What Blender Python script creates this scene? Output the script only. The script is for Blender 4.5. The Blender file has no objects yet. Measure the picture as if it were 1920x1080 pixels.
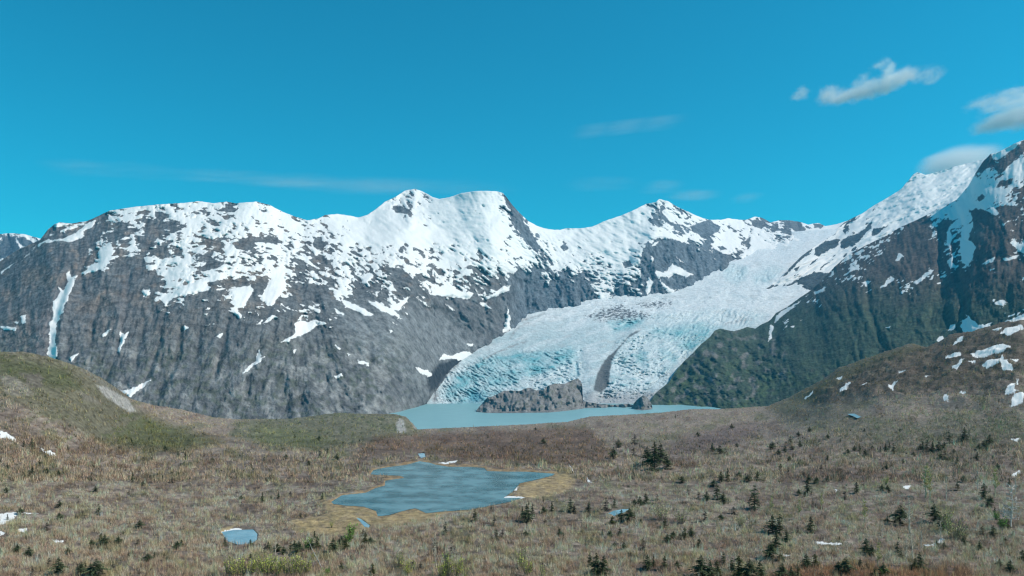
import bpy, math, random
import numpy as np
from mathutils import Vector
random.seed(7); np.random.seed(7)
C = bpy.context.scene
COL = C.collection
# ------------------------------------------------------------------ camera
F = 1387.0                       # focal length in photo pixels (photo 1920 wide), horizon on photo row 665
cam = bpy.data.objects.new('camera', bpy.data.cameras.new('camera')); COL.objects.link(cam)
cam.location = (0, 0, 0); cam.rotation_euler = (math.radians(90), 0, 0)
cam.data.sensor_width = 36; cam.data.lens = F/1920*36; cam.data.shift_y = 125/1920
cam.data.clip_start = 0.5; cam.data.clip_end = 60000
C.camera = cam
# ------------------------------------------------------------------ light
SUN_AZ, SUN_EL = math.radians(98), math.radians(46)
w = bpy.data.worlds.new('World'); C.world = w; w.use_nodes = True
nt = w.node_tree; nt.nodes.clear()
wo = nt.nodes.new('ShaderNodeOutputWorld'); bg = nt.nodes.new('ShaderNodeBackground'); sky = nt.nodes.new('ShaderNodeTexSky')
sky.sky_type = 'NISHITA'; sky.sun_disc = False; sky.sun_elevation = SUN_EL; sky.sun_rotation = SUN_AZ
sky.altitude = 0; sky.air_density = 1.0; sky.dust_density = 0.0; sky.ozone_density = 2.0
grade = nt.nodes.new('ShaderNodeMix'); grade.data_type = 'RGBA'; grade.blend_type = 'MULTIPLY'
grade.inputs[0].default_value = 1.0; grade.inputs[7].default_value = (0.07, 1.16, 1.22, 1)
nt.links.new(sky.outputs[0], grade.inputs[6]); nt.links.new(grade.outputs[2], bg.inputs[0])
bg.inputs[1].default_value = 0.10
nt.links.new(bg.outputs[0], wo.inputs[0])
sd = bpy.data.lights.new('sun', 'SUN'); sd.energy = 4.1; sd.angle = math.radians(0.53); sd.color = (1.0, 0.93, 0.84)
sun = bpy.data.objects.new('sun', sd); COL.objects.link(sun)
sv = Vector((math.sin(SUN_AZ)*math.cos(SUN_EL), math.cos(SUN_AZ)*math.cos(SUN_EL), math.sin(SUN_EL)))
sun.rotation_euler = (-sv).to_track_quat('-Z', 'Y').to_euler(); sun.location = (3000, 0, 3000)
vs = C.view_settings; vs.view_transform = 'Standard'; vs.look = 'None'; vs.gamma = 1; vs.exposure = 0.0; vs.use_curve_mapping = False
C.cycles.max_bounces = 36; C.cycles.diffuse_bounces = 2; C.cycles.glossy_bounces = 2; C.cycles.transparent_max_bounces = 16; C.cycles.volume_bounces = 36; C.cycles.pixel_filter_type = 'BLACKMAN_HARRIS'; C.cycles.filter_width = 1.25
C.cycles.use_denoising = True; C.cycles.denoiser = 'OPENIMAGEDENOISE'; C.cycles.denoising_prefilter = 'ACCURATE'; C.cycles.denoising_input_passes = 'RGB_ALBEDO_NORMAL'
# ------------------------------------------------------------------ helpers
def _h(ix, iy, seed):
    with np.errstate(over='ignore'):
        n = (ix.astype(np.int64)*374761393 + iy.astype(np.int64)*668265263 + seed*1442695041) & 0xffffffff
        n = ((n ^ (n >> 13))*1274126177) & 0xffffffff
        n = n ^ (n >> 16)
    return (n & 0xffff)/65535.0
def pn(x, y, seed=0):            # gradient noise about -1..1
    x = np.asarray(x, float); y = np.asarray(y, float)
    x0 = np.floor(x); y0 = np.floor(y); fx = x-x0; fy = y-y0
    def g(ix, iy, dx, dy):
        a = _h(ix, iy, seed)*2*np.pi
        return np.cos(a)*dx + np.sin(a)*dy
    ux = fx*fx*fx*(fx*(fx*6-15)+10); uy = fy*fy*fy*(fy*(fy*6-15)+10)
    a = g(x0, y0, fx, fy); b = g(x0+1, y0, fx-1, fy); c = g(x0, y0+1, fx, fy-1); d = g(x0+1, y0+1, fx-1, fy-1)
    return ((a*(1-ux)+b*ux)*(1-uy) + (c*(1-ux)+d*ux)*uy)*1.5
def fbm(x, y, seed=0, o=4, gain=.5):
    s = 0; a = 1; t = 0
    for i in range(o):
        s = s + a*pn(x*2**i+i*17.3, y*2**i-i*9.1, seed+i); t += a; a *= gain
    return s/t
def ridged(x, y, seed=0, o=4, gain=.5):
    s = 0; a = 1; t = 0
    for i in range(o):
        s = s + a*(1-2*np.abs(pn(x*2**i+i*17.3, y*2**i-i*9.1, seed+i))); t += a; a *= gain
    return s/t
def sst(a, b, x):
    t = np.clip((x-a)/(b-a), 0, 1); return t*t*(3-2*t)
def rot(u, v, deg, du, dv):      # coordinates across / along a direction
    a = np.radians(deg); c, s = np.cos(a), np.sin(a)
    return (u*c+v*s)/du, (-u*s+v*c)/dv
def dirn(fn, u, v, ang, du, dv, *a):     # directional noise whose direction drifts over the sheet: fixed directions, cross-faded
    ang = np.broadcast_to(np.asarray(ang, float), u.shape); lo, hi = ang.min(), ang.max(); K = max(1, int(math.ceil((hi-lo)/16)))
    nodes = np.linspace(lo, hi, K+1) if hi-lo > 1e-6 else np.array([lo]); out = np.zeros(u.shape); w2 = np.zeros(u.shape)
    for i, nd in enumerate(nodes):
        w_ = np.clip(1-np.abs(ang-nd)/((hi-lo)/K), 0, 1) if len(nodes) > 1 else np.ones(u.shape)
        k = w_ > 0
        if not k.any(): continue
        x, y = rot(u[k], v[k], nd, du, dv); out[k] += w_[k]*fn(x+i*31.7, y, *a); w2[k] += w_[k]**2
    return out/np.sqrt(np.maximum(w2, .25))
def sdpoly(x, y, P, m=60):       # signed distance, positive inside
    P = np.array(P, float); out = np.full(x.shape, -1e3)
    lo = P.min(0)-m; hi = P.max(0)+m
    k = (x > lo[0]) & (x < hi[0]) & (y > lo[1]) & (y < hi[1])
    if not k.any(): return out
    px, py = x[k], y[k]; d = np.full(px.shape, 1e9); ins = np.zeros(px.shape, bool)
    for i in range(len(P)):
        a, b = P[i-1], P[i]; ex, ey = b-a; L = ex*ex+ey*ey+1e-9
        t = np.clip(((px-a[0])*ex+(py-a[1])*ey)/L, 0, 1)
        d = np.minimum(d, (px-a[0]-t*ex)**2+(py-a[1]-t*ey)**2)
        c = ((a[1] > py) != (b[1] > py))
        with np.errstate(divide='ignore', invalid='ignore'):
            c &= px < (b[0]-a[0])*(py-a[1])/(b[1]-a[1]+1e-12)+a[0]
        ins ^= c
    out[k] = np.sqrt(d)*np.where(ins, 1, -1)
    return out
def sdline(x, y, P, m=60):       # distance to a polyline
    out = np.full(x.shape, 1e3); P = np.array(P, float); lo = P.min(0)-m; hi = P.max(0)+m
    k = (x > lo[0]) & (x < hi[0]) & (y > lo[1]) & (y < hi[1])
    if not k.any(): return out
    px, py = x[k], y[k]; d = np.full(px.shape, 1e9)
    for a, b in zip(P[:-1], P[1:]):
        ex, ey = b-a; t = np.clip(((px-a[0])*ex+(py-a[1])*ey)/(ex*ex+ey*ey+1e-9), 0, 1)
        d = np.minimum(d, (px-a[0]-t*ex)**2+(py-a[1]-t*ey)**2)
    out[k] = np.sqrt(d); return out
def ip(u, pts):
    pts = np.array(pts, float); return np.interp(u, pts[:, 0], pts[:, 1])
def cover(rows, u0, v0, cell, u, v):    # coverage table, bilinear
    A = np.array([[int(c)/9. for c in r] for r in rows])
    x = np.clip((u-u0)/cell-.5, 0, A.shape[1]-1.001); y = np.clip((v-v0)/cell-.5, 0, A.shape[0]-1.001)
    i = x.astype(int); j = y.astype(int); fx = x-i; fy = y-j
    return (A[j, i]*(1-fx)+A[j, i+1]*fx)*(1-fy) + (A[j+1, i]*(1-fx)+A[j+1, i+1]*fx)*fy
def blur(A, k, n=2, keep_top=True):
    for _ in range(n):
        for ax in (0, 1):
            P = np.pad(A, [(k, k) if a == ax else (0, 0) for a in (0, 1)], mode='edge')
            c = np.cumsum(P, axis=ax); z = np.zeros_like(np.take(c, [0], axis=ax)); c = np.concatenate([z, c], axis=ax)
            L = A.shape[ax]; w_ = 2*k+1
            A = (np.take(c, range(w_, w_+L), axis=ax)-np.take(c, range(0, L), axis=ax))/w_
    return A
def P3(u, v, D): return np.stack([(u-960)/F*D, D, (665-v)/F*D], -1)
def put(o, label=None, cat=None, group=None, kind=None):
    if label: o['label'] = label
    if cat: o['category'] = cat
    if group: o['group'] = group
    if kind: o['kind'] = kind
    return o
def mesh_np(name, V, Fc, mat, attrs=None, smooth=True, parent=None):   # Fc: (n,3) or (n,4)
    me = bpy.data.meshes.new(name); V = np.ascontiguousarray(V.reshape(-1, 3), np.float32); Fc = np.ascontiguousarray(Fc, np.int32)
    n = Fc.shape[1]; me.vertices.add(len(V)); me.vertices.foreach_set('co', V.ravel())
    me.loops.add(Fc.size); me.loops.foreach_set('vertex_index', Fc.ravel())
    me.polygons.add(len(Fc)); me.polygons.foreach_set('loop_start', np.arange(0, Fc.size, n, dtype=np.int32))
    me.polygons.foreach_set('use_smooth', np.full(len(Fc), smooth))
    for k, a in (attrs or {}).items():
        a = np.asarray(a, np.float32)
        if a.ndim == 2:
            at = me.attributes.new(k, 'FLOAT_COLOR', 'POINT')
            at.data.foreach_set('color', np.concatenate([a, np.ones((len(a), 1), np.float32)], 1).ravel())
        else:
            at = me.attributes.new(k, 'FLOAT', 'POINT'); at.data.foreach_set('value', a.ravel())
    me.update(calc_edges=True)
    if mat: me.materials.append(mat)
    o = bpy.data.objects.new(name, me); COL.objects.link(o)
    if parent: o.parent = parent
    return o
def grid_faces(nr, nc):
    i = np.arange(nr-1)[:, None]*nc + np.arange(nc-1)[None, :]
    return np.stack([i, i+1, i+nc+1, i+nc], -1).reshape(-1, 4)
def ucols(lo, hi, step, in_lo=-20, in_hi=1940, out=9):
    L = []
    x = lo
    while x < hi:
        L.append(x); x += step if in_lo <= x <= in_hi else out
    L.append(hi); return np.array(L, float)
class Sheet:
    """one terrain sheet: columns over u, rows from the foot to the crest; inverse depth linear between knots"""
    def __init__(s, us, vk, Dk, nr, sm=4, tp=1.0, su=30.):
        s.us = us; vb, vt = vk[0], vk[-1]; t = np.linspace(0, 1, nr)**tp
        s.v = vb[None]+(vt-vb)[None]*t[:, None]; s.u = np.repeat(us[None], nr, 0); s.t = t
        def sm1(a):                      # smooth the knots along u so that corners of the outline leave no crease
            g_ = np.arange(us[0], us[-1]+1, 4.); H_ = int(su*.6); k_ = np.exp(-(np.arange(-H_, H_+1)*4/su)**2); k_ /= k_.sum()
            return np.interp(us, g_, np.convolve(np.pad(np.interp(g_, us, a), H_, mode='edge'), k_, 'valid'))
        vk = [sm1(k) for k in vk]; Dk = [1/sm1(1/k) for k in Dk]
        G = vk[0][None]+(vk[-1]-vk[0])[None]*t[:, None]; I = np.zeros_like(G)
        for c in range(len(us)):
            I[:, c] = np.interp(-G[:, c], -np.array([k[c] for k in vk]), 1/np.array([k[c] for k in Dk]))
        I = blur(I, sm); R = np.zeros_like(I)
        for c in range(len(us)):
            g = -G[:, c]; q = -s.v[:, c]; R[:, c] = np.interp(q, g, I[:, c])
            sl = (I[-1, c]-I[-8, c])/(g[-1]-g[-8]+1e-6); R[:, c] += np.where(q > g[-1], (q-g[-1])*sl*.8, 0); R[:, c] = np.maximum(R[:, c], I[-1, c]*.82)
        s.D = 1/R
def lerp3(a, b, f): return a+(b-a)*f[..., None]
# ------------------------------------------------------------------ materials
def nn(nt, t, **kw):
    n = nt.nodes.new(t)
    for k, v in kw.items():
        if k[0] == 'i': n.inputs[int(k[1:])].default_value = v
        else: setattr(n, k, v)
    return n
def newmat(name):
    m = bpy.data.materials.new(name); m.use_nodes = True; m.node_tree.nodes.clear()
    o = m.node_tree.nodes.new('ShaderNodeOutputMaterial'); b = m.node_tree.nodes.new('ShaderNodeBsdfPrincipled')
    m.node_tree.links.new(b.outputs[0], o.inputs[0]); return m, m.node_tree, b
def terrain_mat(name, size, snow=True, bump=1.0, snow_noise=1.6, lo=.6, hi=1.4, det=.62, snowcol=(.83, .80, .765, 1), rough=.9):
    m, nt, b = newmat(name); L = nt.links.new
    tc = nn(nt, 'ShaderNodeNewGeometry')
    at = nn(nt, 'ShaderNodeAttribute', attribute_name='col')
    n1 = nn(nt, 'ShaderNodeTexNoise'); n1.inputs['Scale'].default_value = 1/size; n1.inputs['Detail'].default_value = 5; n1.inputs['Roughness'].default_value = det
    L(tc.outputs['Position'], n1.inputs['Vector'])
    mr = nn(nt, 'ShaderNodeMapRange'); mr.inputs[1].default_value = .3; mr.inputs[2].default_value = .7; mr.inputs[3].default_value = lo; mr.inputs[4].default_value = hi
    L(n1.outputs[0], mr.inputs[0])
    mu = nn(nt, 'ShaderNodeVectorMath', operation='SCALE'); L(at.outputs['Color'], mu.inputs[0]); L(mr.outputs[0], mu.inputs[3])
    colr = mu.outputs[0]
    n2 = nn(nt, 'ShaderNodeTexNoise'); n2.inputs['Scale'].default_value = 2.6/size; n2.inputs['Detail'].default_value = 4
    L(tc.outputs['Position'], n2.inputs['Vector'])
    if snow:
        sa = nn(nt, 'ShaderNodeAttribute', attribute_name='snow')
        ma = nn(nt, 'ShaderNodeMath', operation='MULTIPLY_ADD'); L(n2.outputs[0], ma.inputs[0]); ma.inputs[1].default_value = snow_noise*2; ma.inputs[2].default_value = -snow_noise
        ad = nn(nt, 'ShaderNodeMath', operation='ADD'); L(ma.outputs[0], ad.inputs[0]); L(sa.outputs['Fac'], ad.inputs[1])
        ms = nn(nt, 'ShaderNodeMapRange'); ms.interpolation_type = 'SMOOTHSTEP'; ms.inputs[1].default_value = -.5; ms.inputs[2].default_value = .9; L(ad.outputs[0], ms.inputs[0])
        mx = nn(nt, 'ShaderNodeMix'); mx.data_type = 'RGBA'; L(ms.outputs[0], mx.inputs[0]); L(mu.outputs[0], mx.inputs[6]); mx.inputs[7].default_value = snowcol
        colr = mx.outputs[2]
    L(colr, b.inputs['Base Color']); b.inputs['Roughness'].default_value = rough; b.inputs['Specular IOR Level'].default_value = .15
    bp = nn(nt, 'ShaderNodeBump'); bp.inputs['Strength'].default_value = bump; bp.inputs['Distance'].default_value = size*.35
    L(n1.outputs[0], bp.inputs['Height']); L(bp.outputs[0], b.inputs['Normal'])
    if snow:                         # drifted snow is smoother than the rock
        bs = nn(nt, 'ShaderNodeMapRange'); bs.inputs[3].default_value = bump; bs.inputs[4].default_value = bump*.22; L(ms.outputs[0], bs.inputs[0]); L(bs.outputs[0], bp.inputs['Strength'])
    return m
def col_mat(name, rough=.9, size=None, lo=.7, hi=1.3):
    m, nt, b = newmat(name); at = nn(nt, 'ShaderNodeAttribute', attribute_name='col')
    nt.links.new(at.outputs['Color'], b.inputs['Base Color']); b.inputs['Roughness'].default_value = rough; b.inputs['Specular IOR Level'].default_value = .1
    return m
M_rock = terrain_mat('mountain_rock_and_snow', 42, bump=1.0, lo=.35, hi=1.6, det=.75, snow_noise=2.2)
M_rock2 = terrain_mat('right_mountain_rock_and_snow', 38, bump=1.0, lo=.5, hi=1.5, det=.72, snow_noise=2.2)
M_ice = terrain_mat('glacier_ice', 30, snow=False, bump=1.0, lo=.8, hi=1.2, rough=.6, det=.72)
M_ground = terrain_mat('scrub_ground', 3.2, bump=.8, snow_noise=1.2, lo=.55, hi=1.45)
M_island = terrain_mat('bare_grey_rock', 14, snow=False, bump=1.0, lo=.6, hi=1.4)

# ================================================================== MAIN RANGE
# coverage of snow, cells of 20 px from u=0, v=360 (0 bare .. 9 full)
A_ = ["555555555588885999999999",
"333335554466888997679978949"[:10]+"68897679797984"[:14],
"333338548148697479988995799"[:24],
"111145676225277223899998578"[:24],
"111264643075466286889756873"[:24],
"000000004475854636677488568"[:24],
"000000003276129799975875677"[:24],
"000000107244038699989999997"[:24],
"000000000100021168753423200"[:24],
"000000000000003578752156331"[:24],
"000000000000002631022562100"[:24],
"000000000000000012131124000"[:24],
"010000000000000000020010000"[:24],
"000000000000000000000000000"[:24]]
# explicit rows, 80 cells each: A (0-479) + B (480-959) + C (960-1439) + D (1440-1599)
RA = ["555555555555888999999999","333355544468898769797489"[:24],"333385481469747988957999"[:24],"111145672252772238998578"[:24],
"111264630754628689756873"[:24],"000000004475853636774885"[:24]+"", "000000032761297999758776"[:24],"000000172440386999899997"[:24],
"000000001000211687534223"[:24],"000000000000035787521563","000000000000002631022561","000000000000000012131124","010000000000000000021000","000000000000000000000000"]
RB = ["999999999999988689999996","898699999999854899999995","999799989999998889999999","888887878999999999999999","667876589999999999898998",
"788688677568868678898998","867644578566766768985778","777655567566349646774668","498668657455525467554333","395312487334632433344411",
"654365642133652311310201","241244351001340001100013","310016500001110000000004","000000000000000000000003"]
RC = ["399999999999999999999999","399999999999945899999999","499999999999835869997864","449999999999985454378869","956979999999978986489699","995898899999300003659799",
"777688877997601010000799","432655556788660376410699","311413247744431101599999","100000027512510599999999","220413169999999999999999","112499999999999999999999","124999999999999999999999","149999999999999999999999"]
RD = ["99999999","99999999","54599999","44568999","85899999","99999999"]+["99999999"]*8
COV_MAIN = [a+b+c+d for a, b, c, d in zip(RA, RB, RC, RD)]
RIDGE = [(-700,520),(-400,500),(-120,505),(-30,498),(0,490),(30,470),(75,450),(90,430),(103,420),(112,417),(135,419),(165,414),(182,406),(205,395),(250,388),(300,383),(350,380),(372,377),(400,381),(425,378),(440,381),(480,378),(505,384),(530,397),(550,405),(575,413),(596,410),(610,403),(632,401),(655,404),(672,408),(690,402),(705,392),(722,378),(740,370),(760,357),(778,354),(795,360),(812,370),(824,373),(842,370),(865,362),(895,358),(925,358),(942,361),(950,370),(962,386),(975,400),(990,414),(1010,425),(1030,430),(1050,431),(1062,428),(1090,428),(1110,425),(1140,412),(1165,404),(1190,393),(1212,382),(1230,379),(1236,373),(1252,377),(1270,388),(1290,397),(1310,406),(1328,412),(1352,412),(1366,409),(1385,412),(1400,412),(1415,406),(1428,408),(1445,417),(1462,413),(1480,413),(1500,416),(1515,421),(1535,418),(1548,424),(1570,420),(1600,410),(1640,400)]
DRIDGE = [(-700,3600),(0,3900),(75,4000),(200,4200),(400,4400),(480,4550),(600,4900),(690,5300),(775,5900),(830,5700),(900,5500),(960,5500),(1050,5900),(1150,6100),(1240,6300),(1330,7000),(1400,7900),(1500,8600),(1640,9000)]
VMARG = [(700,778),(755,774),(790,766),(809,748),(817,716),(856,682),(895,660),(930,645),(952,634),(965,606),(985,600),(1007,592),(1025,583),(1061,578),(1103,573),(1131,568),(1141,561),(1196,560),(1245,555),(1297,541),(1341,526),(1350,508),(1370,492),(1400,478),(1460,466),(1530,452),(1640,440)]
GV = [(380,9500),(430,7900),(455,7200),(490,6300),(520,5800),(555,5350),(600,4850),(635,4450),(665,4120),(700,3800),(735,3480),(757,3310),(800,3100)]
def Dglac(u, v): return ip(v, GV)
us = ucols(-700, 1640, 1.6)
vt = ip(us, RIDGE) + .9*fbm(us/9, us*0, 3, 3)*sst(1.5, 0, np.abs(us-800)/9000)
vm = ip(us, VMARG)
isleft = us < 815
Dm = np.where(isleft, ip(us, [(-700,1800),(0,1900),(400,2200),(600,2380),(700,2560),(742,2740),(762,2850),(790,3090),(815,3400)]), Dglac(us, vm)*.995)
vm = np.where(us < 745, 665+F*222/Dm, vm)
vlow = vm+26; Dlow = Dm*np.where(isleft, 1.0, 1.03)
vlow = np.where(isleft, vm+8, vlow)
Dr = ip(us, DRIDGE)
vmid = vm+(vt-vm)*.55
Dmid = 1/((.55/Dr+.45/Dm))*ip(us, [(-700,1),(0,.97),(400,.95),(600,.97),(800,.98),(1000,.985),(1640,1)])
S = Sheet(us, [vlow, vm, vmid, vt], [Dlow, Dm, Dmid, Dr], 262, sm=5)
u, v = S.u, S.v
# snow field ---------------------------------------------------------
ang = ip(u, [(0,4),(380,6),(520,22),(700,34),(960,38),(1050,50),(1130,20),(1300,35),(1600,20)])
def snowfield(u, v, cov, ang, seed, sx=26., sy=9., amp=9.):
    wu = u+6*fbm(u/40, v/40, seed+50, 2); wv = v+5*fbm(u/35+9, v/35, seed+60, 2)
    n = .75*dirn(fbm, wu, wv, ang, sx, sy, seed, 4, .55)+.5*dirn(fbm, u+3*fbm(u/9, v/9, 8, 2), v, ang, sx*.42, sy*.5, seed+9, 3)
    c2 = np.clip(cov, .0, 1.0)
    return (n*1.75 + (c2-.5)*1.5 - .85*(1-sst(.0, .12, c2)) - .13 + .3*sst(.92, 1.0, c2))*amp
cov = cover(COV_MAIN, 0, 360, 20, u, v)
cov = np.where(v > 640, 0, cov)-.07*sst(660, 600, u)*(cov > .3)
snow = snowfield(u, v, cov, ang, 11)
wu = u+5*fbm(u/13, v/10, 71, 4, .6); wv = v+4*fbm(u/13, v/10, 75, 4, .6)
def add(P, fat=0):
    global snow; snow = np.maximum(snow, np.clip(sdpoly(wu, wv, P)+fat, -20, 9))
def cut(P, fat=0):
    global snow; snow = np.minimum(snow, -np.clip(sdpoly(wu, wv, P)+fat, -40, 9)) if False else np.where(sdpoly(wu, wv, P)+fat > -12, np.minimum(snow, -(sdpoly(wu, wv, P)+fat)), snow)
# big snow shapes of the left massif
cut([(0,560),(60,450),(182,414),(190,440),(168,464),(166,482),(155,512),(150,640),(0,640)], -2)
add([(72,458),(117,448),(143,438),(161,420),(179,413),(172,425),(155,435),(158,444),(130,453),(91,449),(73,461)], 1)
add([(104,424),(110,418),(135,420),(120,424)], 1); add([(112,433),(130,427),(122,435)], 1)
add([(0,510),(20,497),(32,490),(10,507),(0,516)]); add([(40,490),(60,470),(75,456),(50,478)])
for P in ([(200,446),(213,458),(232,437),(246,415),(222,425),(203,440)], [(268,430),(274,416),(293,413),(345,421),(300,429),(295,446),(280,466),(262,466),(275,448)],
          [(290,396),(318,402),(316,410),(293,410)], [(286,472),(311,454),(318,474),(324,480),(303,485),(283,476)], [(366,488),(395,470),(402,466),(398,478),(378,492)],
          [(370,505),(400,488),(423,492),(410,502),(385,508)], [(420,384),(437,384),(438,396),(425,398)], [(382,452),(410,450),(425,460),(410,464),(384,458)],
          [(435,455),(450,452),(478,466),(470,470),(440,464)], [(490,448),(505,440),(523,446),(520,458),(500,456)], [(587,450),(600,446),(612,460),(598,468),(588,462)], [(585,485),(600,476),(620,492),(625,505),(605,498)],
          [(730,522),(745,502),(765,514),(790,540),(800,556),(770,540),(745,525)],
          [(155,515),(200,514),(226,508),(232,486),(270,474),(275,512),(293,512),(300,530),(285,556),(200,560),(160,560)],
          [(480,515),(505,528),(505,550),(480,555)], [(540,530),(590,532),(625,548),(640,580),(560,560)]): cut(P)
add([(185,472),(205,455),(215,470),(198,500),(160,514),(165,500),(185,492)], 1)
add([(293,557),(311,572),(327,556),(391,543),(386,530),(425,520),(430,508),(400,516),(360,530),(320,552)], 1)
add([(430,542),(470,536),(475,545),(455,575),(440,575)], 1); add([(433,578),(442,575),(452,590),(450,598)], 1)
add([(490,560),(520,500),(535,498),(530,545),(510,572),(500,570)], 1)
# the long snow couloir and lower patches
add([(123,513),(131,507),(133,520),(145,516),(137,535),(128,560),(117,585),(106,608),(104,640),(108,668),(98,676),(88,664),(92,640),(92,605),(100,600),(98,563),(108,560),(112,545),(110,535),(118,545),(127,528)], 0)
for P in ([(0,612),(8,618),(28,620),(32,614),(15,612)], [(40,592),(48,590),(48,606),(42,606)], [(24,604),(34,604),(32,608)], [(192,628),(208,617),(206,622),(194,632)], [(223,620),(232,628),(242,622),(232,642),(224,660),(220,658),(228,640)],
          [(265,545),(282,540),(282,552),(270,556)], [(130,672),(148,662),(132,678)], [(228,734),(245,730),(262,722),(282,713),(265,728),(245,744)], [(345,610),(352,614),(345,622)], [(405,630),(420,624),(412,634)],
          [(455,700),(463,690),(478,680),(486,652),(488,672),(497,668),(480,685)], [(525,642),(552,628),(555,604),(592,602),(594,610),(575,625),(556,632),(540,640)], [(558,600),(566,590),(564,602)], [(480,608),(492,600),(488,610)], [(494,606),(512,590),(520,594),(500,604)],
          [(628,646),(640,654),(634,656)], [(672,676),(690,680),(693,685),(676,682)], [(626,706),(642,700),(642,706),(630,710)], [(548,657),(554,656),(552,663)], [(728,618),(736,620),(732,624)], [(650,662),(656,664),(652,666)],
          [(688,563),(716,572),(738,580),(755,598),(735,590),(710,580)], [(740,572),(765,556),(762,566),(745,582),(728,572)], [(780,557),(808,575),(800,573)], [(836,570),(852,582),(845,580)],
          [(900,567),(912,570),(922,577),(905,574)], [(955,558),(967,562),(965,573),(957,577),(953,588),(960,600),(955,612),(962,620),(944,624),(948,605),(952,580)], [(982,560),(990,572),(995,580),(988,576)],
          [(1020,560),(1028,566),(1040,580),(1020,578),(1025,572)], [(1040,572),(1046,568),(1052,580)], [(1064,575),(1070,566),(1080,572),(1090,578)],
          [(823,676),(830,664),(850,668),(868,658),(890,664),(872,676),(845,672)], [(780,690),(800,694),(812,702),(806,706),(790,700)], [(872,646),(887,644),(886,649)], [(810,745),(818,742),(818,756),(810,757)],
          [(640,560),(668,572),(700,590),(690,592),(650,575)], [(905,540),(912,556),(930,548),(940,540),(965,532),(965,540),(935,552),(912,560)], [(808,540),(840,534),(860,545),(890,550),(880,560),(850,556),(810,552)]): add(P, .6)
# central and right part
for P in ([(941,362),(952,372),(966,392),(978,402),(985,420),(1000,440),(1012,462),(1008,476),(995,462),(982,452),(972,430),(962,425),(955,405),(958,395),(948,380)],
          [(1050,462),(1062,455),(1064,468),(1055,470)], [(1016,495),(1030,500),(1042,515),(1028,508)],
          [(1215,452),(1222,458),(1232,448),(1260,448),(1285,457),(1302,470),(1325,478),(1335,492),(1346,510),(1338,524),(1318,535),(1290,540),(1262,541),(1248,548),(1235,556),(1212,552),(1205,535),(1200,500),(1204,475)],
          [(1238,390),(1248,395),(1262,410),(1275,425),(1285,440),(1270,432),(1255,420),(1240,412)], [(1292,425),(1310,418),(1330,412),(1350,425),(1348,432),(1335,440),(1325,448),(1315,440),(1298,435)],
          [(1312,462),(1330,455),(1334,465),(1322,470)], [(1335,470),(1352,474),(1350,482),(1338,478)], [(1398,452),(1404,442),(1408,460),(1402,468),(1396,462)], [(1380,468),(1392,476),(1386,478)],
          [(1408,415),(1420,410),(1440,420),(1428,428),(1412,424)], [(1446,424),(1455,418),(1462,432),(1450,434)], [(1475,416),(1498,414),(1510,430),(1500,438),(1485,430),(1472,425)], [(1514,440),(1522,436),(1524,446),(1514,446)], [(1480,454),(1488,448),(1492,457)],
          [(1525,420),(1545,420),(1540,428),(1528,427)],
          [(735,391),(745,386),(752,394),(768,392),(775,404),(760,400),(742,398)],
          [(1148,560),(1152,545),(1172,530),(1178,545),(1196,556),(1180,562)], [(1168,492),(1182,488),(1186,498),(1172,504)],
          [(960,520),(975,500),(990,516),(1015,528),(1030,545),(1050,530),(1058,505),(1068,528),(1078,545),(1082,520),(1100,535),(1130,568),(1100,575),(1060,578),(1020,585),(985,600),(960,612),(950,560)]): cut(P)
for P in ([(1228,506),(1245,512),(1262,495),(1300,516),(1285,520),(1268,512),(1255,520),(1240,518),(1235,524)], [(1220,480),(1226,486),(1222,494)], [(1268,482),(1282,492),(1276,490)], [(1210,547),(1216,520),(1224,530),(1214,552)],
          [(1238,526),(1256,540),(1265,545),(1258,552),(1246,540)], [(1316,528),(1335,526),(1340,532),(1325,537)], [(1222,460),(1234,452),(1230,462)], [(1240,426),(1256,434),(1275,446),(1255,448),(1232,446),(1236,434)], [(1242,396),(1250,408),(1268,420),(1262,404),(1250,390)]): add(P, .6)
# relief ---------------------------------------------------------------
fall = ip(u, [(0,10),(300,14),(520,18),(600,-25),(720,-40),(880,-45),(960,-15),(1140,-10),(1340,-15),(1640,10)])
cs = sst(-4, 6, snow)
up = 1-sst(0, 60, v-vt[None])
wgx = u+22*fbm(u/90, v/90, 21, 2)
R = .016*dirn(fbm, wgx, v, fall, 120., 210., 31, 3) + .010*dirn(ridged, wgx, v, fall, 150., 260., 33, 2) + .0100*dirn(ridged, wgx, v, fall, 40., 90., 35, 3)*(1-.6*cs) + .0052*dirn(ridged, u, v, fall, 13., 30., 39, 4, .6)*(1-.8*cs)
scree = np.clip(sst(-20, 20, sdpoly(u, v, [(610,560),(720,570),(830,590),(900,650),(820,720),(800,745),(740,690),(660,640)])), 0, 1)
R = R*(1-.6*scree) + .0012*fbm(u/5, v/5, 44, 2)*(1-.6*cs)
smooth = sst(-25, 25, sdpoly(u, v, [(600,405),(690,402),(1000,425),(1230,380),(1230,460),(1160,510),(1000,500),(850,500),(640,460)]))
R *= (1-.45*smooth)
R = R + .0105*fbm(u/55, v/34, 47, 3)*cs + .0035*fbm(*rot(u, v, 35, 60, 14), 49, 3)*smooth + .0016*dirn(ridged, u, v, ang, 40., 10., 48, 2)*smooth
def spur(P, w_, a):
    global R; d = sdline(u, v, P, 3*w_); R = R + a*np.exp(-(d/w_)**2)
spur([(1236,374),(1232,400),(1225,440),(1215,455),(1200,480)], 14, -.012)
spur([(778,356),(776,378),(764,400),(770,420)], 9, -.012); spur([(752,366),(745,392)], 7, .008); spur([(800,366),(806,392)], 9, .004)
R = R + .0016*ridged(*rot(u, v, 4, 60, 8), 58, 2)*sst(-10, 20, sdpoly(u, v, [(780,375),(940,360),(960,400),(900,440),(800,420)], 60))
spur([(944,362),(962,395),(985,430),(1010,475)], 10, -.010)
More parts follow.
